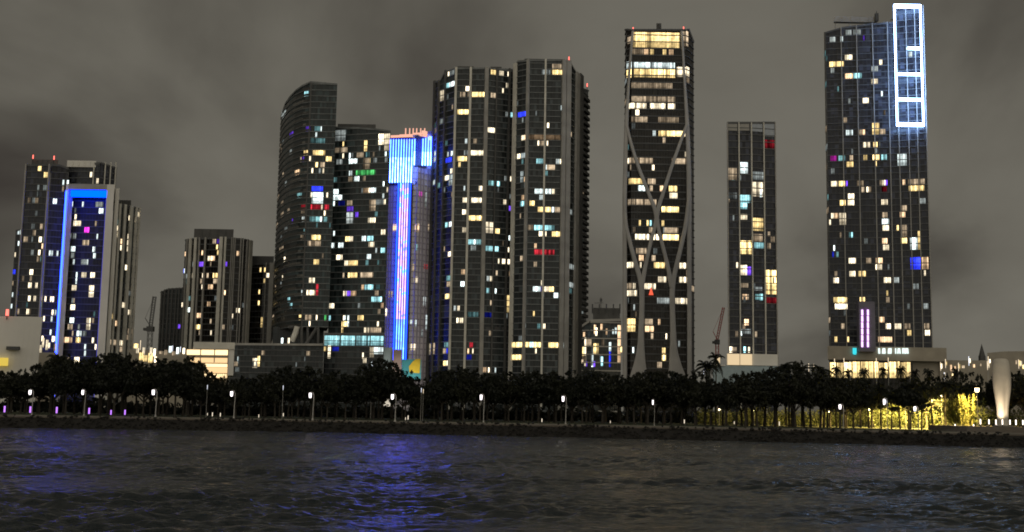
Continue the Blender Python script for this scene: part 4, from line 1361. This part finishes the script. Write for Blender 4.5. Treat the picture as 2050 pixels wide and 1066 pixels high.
# ================================================================== TREES
def leaf_mat(name, c):
    m, t = mat(name)
    tc = t.n('ShaderNodeTexCoord')
    nz = t.n('ShaderNodeTexNoise', i_Scale=.9, i_Detail=3.0)
    t.l(tc.outputs['Object'], nz.inputs['Vector'])
    r = t.ramp(nz.outputs[0], [(.3, [x * .55 for x in c]), (.7, [x * 1.5 for x in c])])
    b = t.n('ShaderNodeBsdfPrincipled', i_Roughness=.6)
    t.l(r, b.inputs['Base Color'])
    tr = t.n('ShaderNodeBsdfTranslucent')
    t.l(r, tr.inputs[0])
    mx = t.n('ShaderNodeMixShader', i_0=.3)
    t.l(b.outputs[0], mx.inputs[1])
    t.l(tr.outputs[0], mx.inputs[2])
    o = t.n('ShaderNodeOutputMaterial')
    t.l(mx.outputs[0], o.inputs[0])
    return m


M['leaf'] = leaf_mat('dark_foliage', (.010, .013, .006))
M['leaf2'] = leaf_mat('olive_foliage', (.016, .018, .007))
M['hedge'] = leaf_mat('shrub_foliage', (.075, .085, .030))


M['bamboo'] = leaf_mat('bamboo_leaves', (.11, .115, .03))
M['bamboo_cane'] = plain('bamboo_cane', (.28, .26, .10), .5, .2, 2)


def leaves(mb, r, c, rad, n, size, droop=0):
    c = Vector(c)
    for _ in range(n):
        d = Vector((r.gauss(0, 1), r.gauss(0, 1), r.gauss(0, 1))).normalized() * (r.random() ** .45)
        p = c + Vector((d.x * rad[0], d.y * rad[1], d.z * rad[2]))
        nrm = Vector((r.gauss(0, 1), r.gauss(0, 1), r.gauss(.3, 1))).normalized()
        e1 = nrm.orthogonal().normalized()
        e1.rotate(Matrix.Rotation(r.uniform(0, 6.28), 3, nrm))
        e2 = nrm.cross(e1)
        s = size * r.uniform(.6, 1.35)
        a, b = e1 * s, e2 * s * .55
        mb.face([p - a, p - b, p + a, p + b])


def tree_proto(seed, form):
    """11 m tree: tapered trunk with limbs, crown of leaf-sized faces"""
    r = random.Random(seed)
    root = bpy.data.objects.new('park_tree', None)
    COL.objects.link(root)
    mb = MB()
    top = 11.0
    fork = r.uniform(3.2, 4.4)
    lean = r.uniform(-.4, .4)
    mb.tube([(0, 0, -.1), (.05, 0, 1), (lean * .5, .1, fork)], [.34, .25, .20], 8)
    tips = []
    for k in range(6):
        a = k * 1.05 + r.uniform(-.3, .3)
        s = r.uniform(1.6, 3.4) * form[0] / 4.4
        e = Vector((lean + math.cos(a) * s, math.sin(a) * s, r.uniform(6.0, 8.8)))
        mid = Vector((lean * .5, .1, fork)).lerp(e, .5) + Vector((math.cos(a) * .4, math.sin(a) * .4, -.3))
        mb.tube([(lean * .5, .1, fork - .25), mid, e], [.15, .10, .05], 6)
        tips.append(e)
    mb.build('trunk', M['bark'], root)
    mb = MB()
    leaves(mb, r, (lean, 0, 7.3), (form[0] * .68, form[0] * .68, 2.6), 420, .42)
    for e in tips:
        leaves(mb, r, e, (1.7, 1.7, 1.2), 90, .40)
    for k in range(form[1]):
        a = r.uniform(0, 6.28)
        q = r.random() ** .5 * form[0]
        z = 7.0 + (1 - (q / form[0]) ** 2) * r.uniform(1.0, 3.3) - r.uniform(0, 2.6)
        leaves(mb, r, (lean + q * math.cos(a), q * math.sin(a), z), (r.uniform(.7, 1.6), r.uniform(.7, 1.6), r.uniform(.5, 1.1)), 46, .36)
    for k in range(14):      # ragged sprigs on the outline
        a = r.uniform(0, 6.28)
        q = r.uniform(.2, 1.0) * form[0]
        z = 7.4 + 3.4 * math.sqrt(max(0, 1 - (q / form[0]) ** 2)) + r.uniform(-.2, .6)
        leaves(mb, r, (lean + q * math.cos(a), q * math.sin(a), z), (.4, .4, .55), 16, .34)
    mb.build('crown', M['leaf'] if seed % 3 else M['leaf2'], root)
    return root


def palm_proto(seed, name='palm_tree'):
    r = random.Random(seed)
    root = bpy.data.objects.new(name, None)
    COL.objects.link(root)
    mb = MB()
    mb.tube([(0, 0, -.1), (.1, 0, 3), (.28, .05, 6.2), (.35, .05, 9.2)], [.24, .19, .16, .17], 8)
    mb.build('trunk', M['bark'], root)
    mb = MB()
    for k in range(26):
        a = k * 2.4 + r.uniform(-.2, .2)
        el = r.uniform(-.5, 1.25)
        ln = r.uniform(1.9, 2.7)
        pts = []
        for j in range(6):
            t = j / 5
            rr = ln * t * math.cos(el * (1 - .3 * t))
            zz = 9.2 + ln * t * math.sin(el) - 1.3 * t * t
            pts.append(Vector((.35 + rr * math.cos(a), .05 + rr * math.sin(a), zz)))
        for j in range(5):
            p, q = pts[j], pts[j + 1]
            t = (q - p).normalized()
            sd = t.cross(Vector((0, 0, 1))).normalized()
            w = .42 * math.sin(math.pi * (j + .8) / 6)
            for s_ in (-1, 1):
                for h in (0, .5):
                    m0 = p.lerp(q, h)
                    m1 = p.lerp(q, h + .34)
                    mb.face([m0, m1, m1 + sd * (s_ * w) + t * .35 + Vector((0, 0, -.22)), m0 + sd * (s_ * w) + t * .3 + Vector((0, 0, -.25))])
    mb.build('crown', M['leaf'], root)
    return root


forms = [(4.4, 26), (3.8, 22), (5.0, 30), (4.2, 24), (3.4, 20), (4.8, 28)]
protos = [tree_proto(100 + i, f) for i, f in enumerate(forms)]
used = set()
contour = [(-200, 742), (0, 742), (40, 740), (55, 733), (80, 728), (100, 708), (118, 712), (140, 726), (160, 722), (180, 712), (215, 704), (235, 712), (250, 712), (265, 722), (290, 728), (320, 716), (345, 714), (370, 722),
           (395, 740), (425, 757), (460, 757), (500, 750), (540, 742), (570, 736), (600, 734), (640, 742), (680, 746), (720, 742), (742, 726), (758, 716), (775, 722), (800, 736), (820, 744), (838, 764), (850, 786), (862, 782), (875, 752),
           (888, 738), (905, 740), (930, 732), (950, 736), (985, 744), (1020, 744), (1060, 742), (1100, 742), (1130, 752), (1160, 744), (1185, 740), (1220, 748), (1260, 744), (1310, 736), (1350, 742), (1390, 746), (1430, 757),
           (1470, 748), (1510, 742), (1540, 736), (1565, 728), (1600, 726), (1640, 734), (1665, 750), (1700, 757), (1740, 752), (1790, 758), (1830, 752), (1870, 746), (1910, 742), (1950, 742), (2000, 742), (2050, 740), (2250, 745)]


def top_v(u):
    for (a, va), (b, vb) in zip(contour[:-1], contour[1:]):
        if a <= u <= b:
            return va + (vb - va) * (u - a) / (b - a)
    return 745


# each stretch of the dark tree row is described by the things one can find next to it
stretch = [(-999, 130, 'below the curved white hall'), (130, 265, 'below the blue framed tower'), (265, 375, 'in front of the low lit building'),
           (375, 480, 'below the amber terraced building'), (480, 660, 'below the curved glass tower podium'), (660, 770, 'in front of the cyan lit hall'),
           (770, 870, 'in front of the LED tower'), (870, 1020, 'below the stepped tower left half'), (1020, 1165, 'below the stepped tower right half'),
           (1165, 1250, 'below the unfinished building'), (1250, 1390, 'below the exoskeleton tower'), (1390, 1570, 'below the slim four bay tower'),
           (1570, 1660, 'in the gap left of the slab tower'), (1660, 1830, 'below the lit shopfronts of the slab tower'), (1830, 1960, 'above the yellow lit lawn'),
           (1960, 9999, 'behind the pale sculpture')]


def where(u):
    for a, b, s in stretch:
        if a <= u < b:
            return s


def put(protolist, k, u, vt, Y, h0, label, cat, group, rot, sx=1.0):
    pr = protolist[k]
    if id(pr) in used:
        o = copy_tree(pr)
    else:
        o = pr
        used.add(id(pr))
    x = at(u, 835, Y).x
    zt = at(u, vt, Y).z
    s = max(.35, (zt - GZ) / h0)
    o.location = (x, Y, GZ - .02)
    o.rotation_euler.z = rot
    w = min(s, 1.15) * sx
    o.scale = (w, w, s)
    return tag(o, label, cat, group)


rt = random.Random(3)
n_ = 0
ngap = 0
for row, (Y0, Y1, step, dv) in enumerate(((262, 278, 31, (2, 16)), (284, 306, 27, (-3, 8)), (318, 336, 40, (0, 10)))):
    u = -150.0
    while u < 2200:
        uu = u + rt.uniform(-8, 8)
        Y = rt.uniform(Y0, Y1)
        if uu > 1380:
            Y -= 12
        vt = top_v(uu) + rt.uniform(*dv) + rt.gauss(0, 4)
        gap = 1958 < uu < 2056 and row < 2
        if 1925 < uu < 1975 and row < 2:
            gap = True
        if 1745 < uu < 1960 and row < 2:
            ngap += 1
            gap = gap or ngap % 4 > 0
        if not gap and not (row == 2 and 1400 < uu < 1745):
            rel = ('front', 'middle', 'rear')[row]
            put(protos, n_ % 6, uu, vt, Y, 11.4, 'dark bushy tree of the %s park row %s' % (rel, where(uu)), 'tree', 'dark trees along the park shore', rt.uniform(0, 6.28), rt.uniform(.85, 1.05))
            n_ += 1
        u += step * rt.uniform(.8, 1.2)
# palms rising above the row
palms = [palm_proto(201), palm_proto(202)]
pl = [(1411, 714, 300, 'palm standing alone above the trees left of the slim tower podium'),
      (1434, 697, 420, 'taller thin palm behind the slim tower podium'),
      (1574, 716, 290, 'leftmost dark palm in the gap left of the slab tower'), (1606, 722, 296, 'middle dark palm in the gap left of the slab tower'),
      (1643, 722, 300, 'rightmost dark palm in the gap left of the slab tower'), (103, 702, 300, 'dark palm top in front of the blue light line'), (217, 700, 300, 'dark palm top in front of the striped tower'),
      (888, 734, 300, 'dark palm top below the left edge of the stepped tower'), (1187, 732, 300, 'dark palm top below the unfinished building')]
for i, (u, v, Y, lb) in enumerate(pl):
    put(palms, i % 2, u, v, Y, 10.8, lb, 'palm', 'palms among the park trees', i * 1.3, 1.15)
for i, u in enumerate((1674, 1701, 1733, 1768, 1804, 1836, 1862, 1915)):
    put(palms, i % 2, u, 724 + (i * 7) % 9, 560, 10.8, 'slim palm in the row before the lit shopfronts of the slab tower' if u < 1830 else 'slim palm right of the lit shopfronts along the low dim building', 'palm', 'street palms before the shopfronts', i * 1.7, 1.0)

for i in range(26):
    u = 1405 + i * 21 + rt.uniform(-8, 8)
    Y = rt.uniform(262, 280)
    put(palms, i % 2, u, top_v(u) + rt.uniform(10, 30), Y, 10.8, 'slim bare palm before the yellow glow ' + where(u), 'palm', 'palms among the park trees', i * 2.1, 1.1)

# dark undergrowth closing the view under the crowns
mb = MB()
r_ = random.Random(17)
for k in range(900):
    u = r_.uniform(-250, 1430)
    Y = r_.uniform(336, 348)
    p = at(u, 830, Y)
    h = r_.uniform(1.6, 4.6)
    leaves(mb, r_, (p.x, Y, GZ + h * .5), (2.2, 1.5, h * .55), 15, .75)
tag(mb.build('undergrowth', M['leaf']), 'dark undergrowth behind the park trees', 'shrubs', kind='stuff')
mb = MB()
for k in range(520):
    u = r_.uniform(1400, 2250)
    Y = r_.uniform(309, 320) if u < 1742 or u > 1968 else r_.uniform(291, 301)
    p = at(u, 840, Y)
    h = r_.uniform(2.0, 5.2) if u < 1730 else r_.uniform(2.5, 8.5)
    leaves(mb, r_, (p.x, Y, GZ + h * .5), (1.7, 1.3, h * .55), 60, .3)
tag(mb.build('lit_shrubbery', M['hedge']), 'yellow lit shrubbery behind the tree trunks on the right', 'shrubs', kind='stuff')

# bamboo clumps glowing round the bright floodlight
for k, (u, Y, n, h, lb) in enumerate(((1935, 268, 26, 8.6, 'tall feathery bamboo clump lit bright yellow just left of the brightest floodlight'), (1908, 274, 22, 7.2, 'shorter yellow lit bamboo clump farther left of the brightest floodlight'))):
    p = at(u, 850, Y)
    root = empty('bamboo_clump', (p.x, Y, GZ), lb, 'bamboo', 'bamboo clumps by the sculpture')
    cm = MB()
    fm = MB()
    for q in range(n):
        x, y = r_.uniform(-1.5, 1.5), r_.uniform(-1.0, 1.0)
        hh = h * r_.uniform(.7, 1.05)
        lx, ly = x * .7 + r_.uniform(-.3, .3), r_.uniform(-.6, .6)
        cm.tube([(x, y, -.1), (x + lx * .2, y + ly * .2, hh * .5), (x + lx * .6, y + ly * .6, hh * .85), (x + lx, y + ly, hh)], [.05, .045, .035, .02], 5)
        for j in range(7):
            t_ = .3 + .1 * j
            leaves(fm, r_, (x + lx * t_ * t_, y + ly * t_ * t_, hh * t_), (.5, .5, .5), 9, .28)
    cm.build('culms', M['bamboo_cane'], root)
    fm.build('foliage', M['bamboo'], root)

# ================================================================== LAMPS
M['lamp_white'] = emit('white_lantern_glass', (1, .90, .92), 3)
M['lamp_warm'] = emit('warm_lantern_glass', (1, .80, .42), 10)
M['lamp_small'] = emit('small_street_light', (1, .80, .55), 1.3, False)
M['lamp_cool'] = emit('cool_street_light', (.85, .88, 1), 1.5, False)
M['bollard_purple'] = emit('purple_bollard_light', (.55, .22, 1), 1.5, False)
M['bollard_white'] = emit('white_bollard_light', (1, .86, .74), 3.2, False)
M['garden_white'] = emit('garden_light_glass', (1, .86, .66), 1.2, False)
M['pole'] = plain('pale_lamp_pole', (.45, .43, .40), .4, .1, 2, .3)


def park_lamp():
    root = bpy.data.objects.new('park_lamp', None)
    COL.objects.link(root)
    mb = MB()
    mb.tube([(0, 0, 0), (.02, 0, 2.0), (.10, 0, 3.6), (.06, 0, 4.6), (-.12, 0, 4.95)], [.11, .085, .075, .06, .05], 8)
    mb.build('pole', M['pole'], root)
    mb = MB()
    mb.tube([(0, 0, 0), (0, 0, .35)], [.22, .16], 10)
    mb.build('base', M['pole'], root)
    mb = MB()
    mb.tube([(-.12, 0, 4.95), (-.36, 0, 5.05), (-.62, 0, 5.03)], .05, 6)
    mb.build('arm', M['pole'], root)
    mb = MB()
    mb.tube([(-.62, 0, 5.0), (-.62, 0, 4.93), (-.62, 0, 4.88)], [.05, .30, .36], 10)
    cap = mb.build('lamp_cap', M['dark_steel'], root)
    mb = MB()
    mb.tube([(-.62, 0, 4.875), (-.62, 0, 4.45), (-.62, 0, 4.0)], [.25, .26, .2], 12)
    mb.build('lamp_shade', M['lamp_white'], root)
    return root


LP = park_lamp()
lamps = [(63, 786, 238, 1, 'leftmost pale lamp, by the curved white hall'), (168, 786, 246, .9, 'dim lamp below the blue framed tower'), (311, 786, 240, 1.1, 'bright lamp on a curved pole below the low lit building'),
         (468, 789, 240, 1.05, 'bright lamp below the amber terraced building'), (626, 792, 238, 1.05, 'lamp below the curved glass tower podium'), (791, 795, 236, 1.05, 'lamp below the foot of the LED tower'),
         (968, 796, 236, .9, 'slim lamp below the left half of the stepped tower'), (1132.5, 799, 234, .9, 'slim lamp below the right half of the stepped tower'), (1310, 806, 236, .5, 'small lamp below the exoskeleton tower'),
         (1688, 815, 222, .9, 'slim lamp left of the yellow lit lawn'), (1838, 819, 220, .9, 'slim lamp in the middle of the yellow lit lawn'), (1776, 805, 226, .8, 'lamp hanging among branches above the yellow lit lawn')]
for i, (u, v, Y, w, lb) in enumerate(lamps):
    o = LP if i == 0 else copy_tree(LP)
    p = at(u, 835, Y)
    h = at(u, v, Y).z - GZ
    o.location = (p.x, Y, GZ)
    o.scale = (w, w, h / 4.45)
    tag(o, 'tall park ' + lb.replace('lamp', 'lamp post', 1) if 'lamp' in lb else lb, 'street lamp', 'lamp posts along the park shore')


def short_light(name, mname, h, w):
    root = bpy.data.objects.new(name, None)
    COL.objects.link(root)
    mb = MB()
    mb.tube([(0, 0, -.05), (0, 0, h * .3)], [w * 1.2, w], 8)
    mb.build('post', M['dark_steel'], root)
    mb = MB()
    mb.tube([(0, 0, h * .3), (0, 0, h)], w, 8)
    mb.build('light', M[mname], root)
    return root


B0 = short_light('bollard_light', 'bollard_purple', 1.75, .17)
for i, (u, s, nm) in enumerate(((8.5, 1, 'at the left edge of the shore path'), (60, 1, 'below the curved white hall'), (113, 1, 'below the blue light line'), (178, .95, 'below the right pier of the blue framed tower'), (222, .75, 'below the striped tower'), (250, .8, 'rightmost of the row, left of the bright curved lamp post'))):
    o = B0 if i == 0 else copy_tree(B0)
    p = at(u, 830, 236)
    o.location = (p.x, 236, GZ)
    o.scale = (s, s, s)
    tag(o, 'glowing purple bollard ' + nm, 'bollard light', 'purple bollards on the left shore')
B1_ = short_light('bollard_light', 'bollard_white', 1.35, .11)
PZ = 3.25
wb = [(1949, 852, 0), (1963, 850, 1), (1980, 852, 0), (1994, 846, 0), (2007, 855, 1), (2022, 850, 0), (2034, 856, 1), (2048, 850, 0), (2066, 856, 0), (1912, 856, 0)]
for i, (u, v, f) in enumerate(wb):
    o = B1_ if i == 0 else copy_tree(B1_)
    Y = 226 if f else 240
    p = at(u, 850, Y)
    zb = PZ if 1958 < u else GZ
    o.location = (p.x, Y, zb)
    tag(o, 'small white bollard light on the plaza around the pale sculpture' if u > 1940 else 'small white bollard light on the yellow lit lawn', 'bollard light', 'white bollards around the sculpture')
# garden lights seen between the trunks
B2_ = short_light('garden_light', 'garden_white', 1.3, .09)
for i, (u, z) in enumerate(((415, .3), (425, 0), (567, .3), (812, 0), (817, 0), (1085, 0), (1470, .3), (1560, 0), (441, 0), (518, 0), (1222, .1), (1370, .2))):
    o = B2_ if i == 0 else copy_tree(B2_)
    Y = 246 + (i * 5) % 9
    p = at(u, 835, Y)
    o.location = (p.x, Y, GZ + z)
    s = .55 + .45 * ((i * 37) % 10) / 10
    o.scale = (s, s, s)
    tag(o, 'tiny garden light between dark trunks ' + where(u), 'garden light', 'garden lights between the trunks')


def street_lamp(mname):
    root = bpy.data.objects.new('street_lamp', None)
    COL.objects.link(root)
    mb = MB()
    mb.tube([(0, 0, 0), (0, 0, 9), (.1, 0, 9.4)], [.14, .10, .08], 6)
    mb.build('pole', M['pole'], root)
    mb = MB()
    mb.tube([(0, 0, 9.0), (0, 0, 10.4)], [.13, .18], 8)
    mb.build('lamp_head', M[mname], root)
    return root


SL = [street_lamp('lamp_small'), street_lamp('lamp_cool')]
far_l = [(1672, 726, 0), (1691, 725, 0), (1703, 731, 0), (1756, 725, 0), (1780, 724, 0), (1823, 735, 0), (1885, 733, 0), (1895, 727, 0), (1892, 752, 1), (1908, 754, 0), (1921, 734, 0), (1942, 722, 1), (1979, 731, 0), (1981, 722, 0),
         (414, 775, 1), (566, 776, 1), (743, 730, 1), (843, 781, 1), (847, 783, 0), (1409, 745, 1), (1413, 743, 1), (340, 700, 1), (356, 702, 1), (275, 690, 0), (1170, 700, 0), (1775, 803, 1), (1630, 736, 0), (1620, 735, 0), (2042, 728, 0)]
for i, (u, v, c) in enumerate(far_l):
    pr = SL[c]
    if id(pr) in used:
        o = copy_tree(pr)
    else:
        o = pr
        used.add(id(pr))
    Y = 470 if v < 760 else 300
    if u in (743,):
        Y = 320
    if v > 765:
        Y = 258 if u < 1000 else 246
    p = at(u, 800, Y)
    z = at(u, v, Y).z
    s = max(.3, (z - GZ) / 9.8)
    o.location = (p.x, Y, GZ)
    o.scale = (min(1, s) * (.7 if Y > 300 else .45), min(1, s) * (.7 if Y > 300 else .45), s)
    tag(o, ('small warm street light above the trees ' if c == 0 else 'small cool street light above the trees ') + where(u), 'street lamp', 'small street lights behind the park')

# ---- yellow flood lamps of the sculpture garden (lit lamps in the photograph)
YL = None
for i, (u, v, Y, e) in enumerate(((1440, 822, 300, .07), (1510, 823, 300, .10), (1585, 824, 300, .10), (1660, 826, 299, .13), (1740, 822, 297, .45), (1812, 797, 286, 1.7), (1885, 795, 284, 2.6), (1956, 785, 262, 1.1))):
    p = at(u, v, Y)
    root = empty('garden_floodlight', (p.x, Y, GZ), (('farthest from', 'second farthest from', 'third farthest from', 'fourth farthest from', 'fifth farthest from', 'third nearest to', 'second nearest to', 'brightest and nearest to')[i].join(('yellow park floodlight ', ' the pale sculpture'))), 'floodlight', 'yellow floodlights in the park')
    h = p.z - GZ
    mb = MB()
    mb.tube([(0, 0, 0), (0, 0, h)], [.09, .06], 8)
    mb.build('pole', M['pole'], root)
    mb = MB()
    mb.tube([(0, 0, h), (0, 0, h + (.35 if i < 7 else .8))], [.12, .2] if i < 7 else [.38, .5], 10)
    mb.build('lamp_head', M['lamp_warm'], root)
    ld = bpy.data.lights.new('floodlight', 'SPOT')
    ld.spot_size = math.radians(150 if i < 5 else 162)
    ld.spot_blend = .15
    ld.energy = 42000 * e
    ld.color = (1, .70, .20)
    ld.shadow_soft_size = .35
    lo = bpy.data.objects.new('floodlight_glow', ld)
    COL.objects.link(lo)
    lo.parent = root
    lo.location = (0, .3, h - .1)
    lo.rotation_euler.x = math.radians(28 if i < 5 else 9)

# ---- plaza, ramp and pale sculpture
mb = MB()
a, b = at(1930, 850, 214).x, at(2300, 850, 214).x
a2 = at(1962, 850, 232).x
mb.hexa([(a, 213, GZ - .5), (b, 213, GZ - .5), (b, 262, GZ - .5), (a2, 262, GZ - .5), (a + 2.5, 219, PZ - .02), (b, 219, PZ), (b, 260, PZ), (a2, 260, PZ)])
tag(mb.build('plaza', M['path']), kind='structure')
st = empty('stone_sculpture', (at(2008, 850, 236).x, 236, PZ), 'tall pale smooth standing stone sculpture lit from below at the right edge', 'sculpture')
zt = at(2006, 718, 236).z - PZ
prof = [(0, 1.12, 1.0), (.06, 1.06, .95), (.2, 1.05, .95), (.33, 1.22, 1.1), (.46, 1.50, 1.3), (.58, 1.74, 1.5), (.72, 1.78, 1.6), (.86, 1.70, 1.5), (.94, 1.62, 1.4), (.985, 1.38, 1.1), (1.0, .9, .7)]
mb = MB()
NS = 28
for t_, rx, ry in prof:
    z = t_ * zt
    for k in range(NS):
        an = 2 * math.pi * k / NS
        g = 1 - .13 * math.exp(-((an - 4.9) / .28) ** 2) * (1 if .1 < t_ < .66 else .2)       # soft vertical groove
        g *= 1 + .05 * math.sin(3 * an + 5 * t_)
        mb.v.append((rx * g * math.cos(an) + .25 * t_ * 0, ry * g * math.sin(an), z))
for i in range(len(prof) - 1):
    for k in range(NS):
        a, b = i * NS + k, i * NS + (k + 1) % NS
        mb.f.append((a, b, b + NS, a + NS))
        mb.m.append(0)
mb.f.append(tuple((len(prof) - 1) * NS + k for k in range(NS)))
mb.m.append(0)
M['stone'] = plain('pale_marble', (.55, .50, .42), .6, .12, .4)
ob = mb.build('stone', M['stone'], st, smooth=True)
sb = ob.modifiers.new('smooth', 'SUBSURF')
sb.levels = sb.render_levels = 2
mb = MB()
mb.tube([(0, 0, -.1), (0, 0, .22)], [2.1, 2.0], 24)
mb.build('plinth', M['kerb'], st)
for dx, dy, e, ty in ((-2.6, -3.2, 900, .45), (3.0, -3.4, 160, .5)):
    ld = bpy.data.lights.new('uplight', 'SPOT')
    ld.energy = e * 3.2
    ld.color = (1, .82, .58)
    ld.spot_size = math.radians(75)
    ld.spot_blend = .6
    ld.shadow_soft_size = .2
    root = empty('uplight', (st.location.x + dx, 236 + dy, PZ), 'small black ground spotlight aimed up at the pale sculpture from its ' + ('left' if dx < 0 else 'right'), 'spotlight', 'spotlights of the sculpture')
    mb = MB()
    mb.tube([(0, 0, 0), (0, 0, .3)], [.2, .24], 10)
    mb.build('housing', M['dark_steel'], root)
    mb = MB()
    mb.tube([(0, 0, .301), (0, 0, .33)], .2, 10)
    mb.build('lens', M['bollard_white'], root)
    lo = bpy.data.objects.new('uplight_beam', ld)
    COL.objects.link(lo)
    lo.parent = root
    lo.location = (0, 0, .5)
    d = Vector((-dx, -dy, zt * ty - .5))
    lo.rotation_euler = d.to_track_quat('-Z', 'Y').to_euler()
# lamp that washes the painted wall
p = at(815, 742, 548)
root = empty('wall_floodlight', (p.x, 546, GZ), 'floodlight washing the teal and yellow painted wall', 'floodlight')
mb = MB()
mb.tube([(0, 0, 0), (0, 0, 7)], [.12, .08], 8)
mb.build('pole', M['pole'], root)
mb = MB()
mb.box(-.4, .4, -.3, .3, 7, 7.5)
mb.build('lamp_head', M['dark_steel'], root)
ld = bpy.data.lights.new('wall_wash', 'SPOT')
ld.spot_size = math.radians(120)
ld.energy = 9000
ld.color = (1, .92, .80)
lo = bpy.data.objects.new('wall_wash_light', ld)
COL.objects.link(lo)
lo.parent = root
lo.location = (0, .5, 9)
lo.rotation_euler.x = math.radians(95)

# ================================================================== SKY
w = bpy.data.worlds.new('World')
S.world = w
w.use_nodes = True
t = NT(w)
tc = t.n('ShaderNodeTexCoord')
sp = t.n('ShaderNodeSeparateXYZ')
t.l(tc.outputs['Generated'], sp.inputs[0])
zc = t.math('ADD', t.math('MAXIMUM', sp.outputs[2], 0.0), .38)
cb = t.n('ShaderNodeCombineXYZ')
t.l(t.math('DIVIDE', sp.outputs[0], zc), cb.inputs[0])
t.l(t.math('DIVIDE', sp.outputs[1], zc), cb.inputs[1])
mp = t.n('ShaderNodeMapping')
mp.inputs['Location'].default_value = (16.797, 29.855, 0)
mp.inputs['Scale'].default_value = (1.9, 1.5, 1)
mp.inputs['Rotation'].default_value = (0, 0, -.5)
t.l(cb.outputs[0], mp.inputs[0])
nz = t.n('ShaderNodeTexNoise', i_Scale=1.0, i_Detail=6.0, i_Roughness=.46, i_Distortion=.35)
t.l(mp.outputs[0], nz.inputs['Vector'])
c = t.ramp(nz.outputs[0], [(.33, (.047, .041, .035)), (.44, (.088, .081, .067)), (.54, (.134, .125, .103)), (.70, (.175, .165, .137))])
back = t.math('ADD', 1.0, t.math('MULTIPLY', t.math('MAXIMUM', t.math('MULTIPLY', sp.outputs[1], -1.0), 0.0), 5.2))  # extra sky brightness behind the camera, added to light the facades
below = t.math('ADD', .25, t.math('MULTIPLY', t.math('GREATER_THAN', sp.outputs[2], -.01), .75))
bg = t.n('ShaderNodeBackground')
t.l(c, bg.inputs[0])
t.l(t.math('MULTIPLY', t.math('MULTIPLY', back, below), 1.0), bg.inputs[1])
sky = t.n('ShaderNodeTexSky', sky_type='NISHITA')
sky.sun_disc = False
sky.sun_elevation = math.radians(-6)
sky.sun_rotation = math.radians(180)
bg2 = t.n('ShaderNodeBackground', i_Strength=.05)
t.l(sky.outputs[0], bg2.inputs[0])
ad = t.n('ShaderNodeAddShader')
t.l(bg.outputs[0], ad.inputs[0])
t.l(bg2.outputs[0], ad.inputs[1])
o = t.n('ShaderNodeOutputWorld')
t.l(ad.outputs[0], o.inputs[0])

# ================================================================== RENDER
S.render.engine = 'CYCLES'
S.view_settings.view_transform = 'Standard'
S.view_settings.look = 'None'
S.view_settings.exposure = 0
S.view_settings.gamma = 1
S.cycles.use_denoising = True
S.cycles.filter_width = 1.8
S.cycles.max_bounces = 6
S.cycles.diffuse_bounces = 2
S.cycles.glossy_bounces = 3
S.cycles.transmission_bounces = 2
S.cycles.sample_clamp_indirect = 6
S.cycles.caustics_reflective = False
S.cycles.caustics_refractive = False
S.render.resolution_x, S.render.resolution_y = 1024, 532
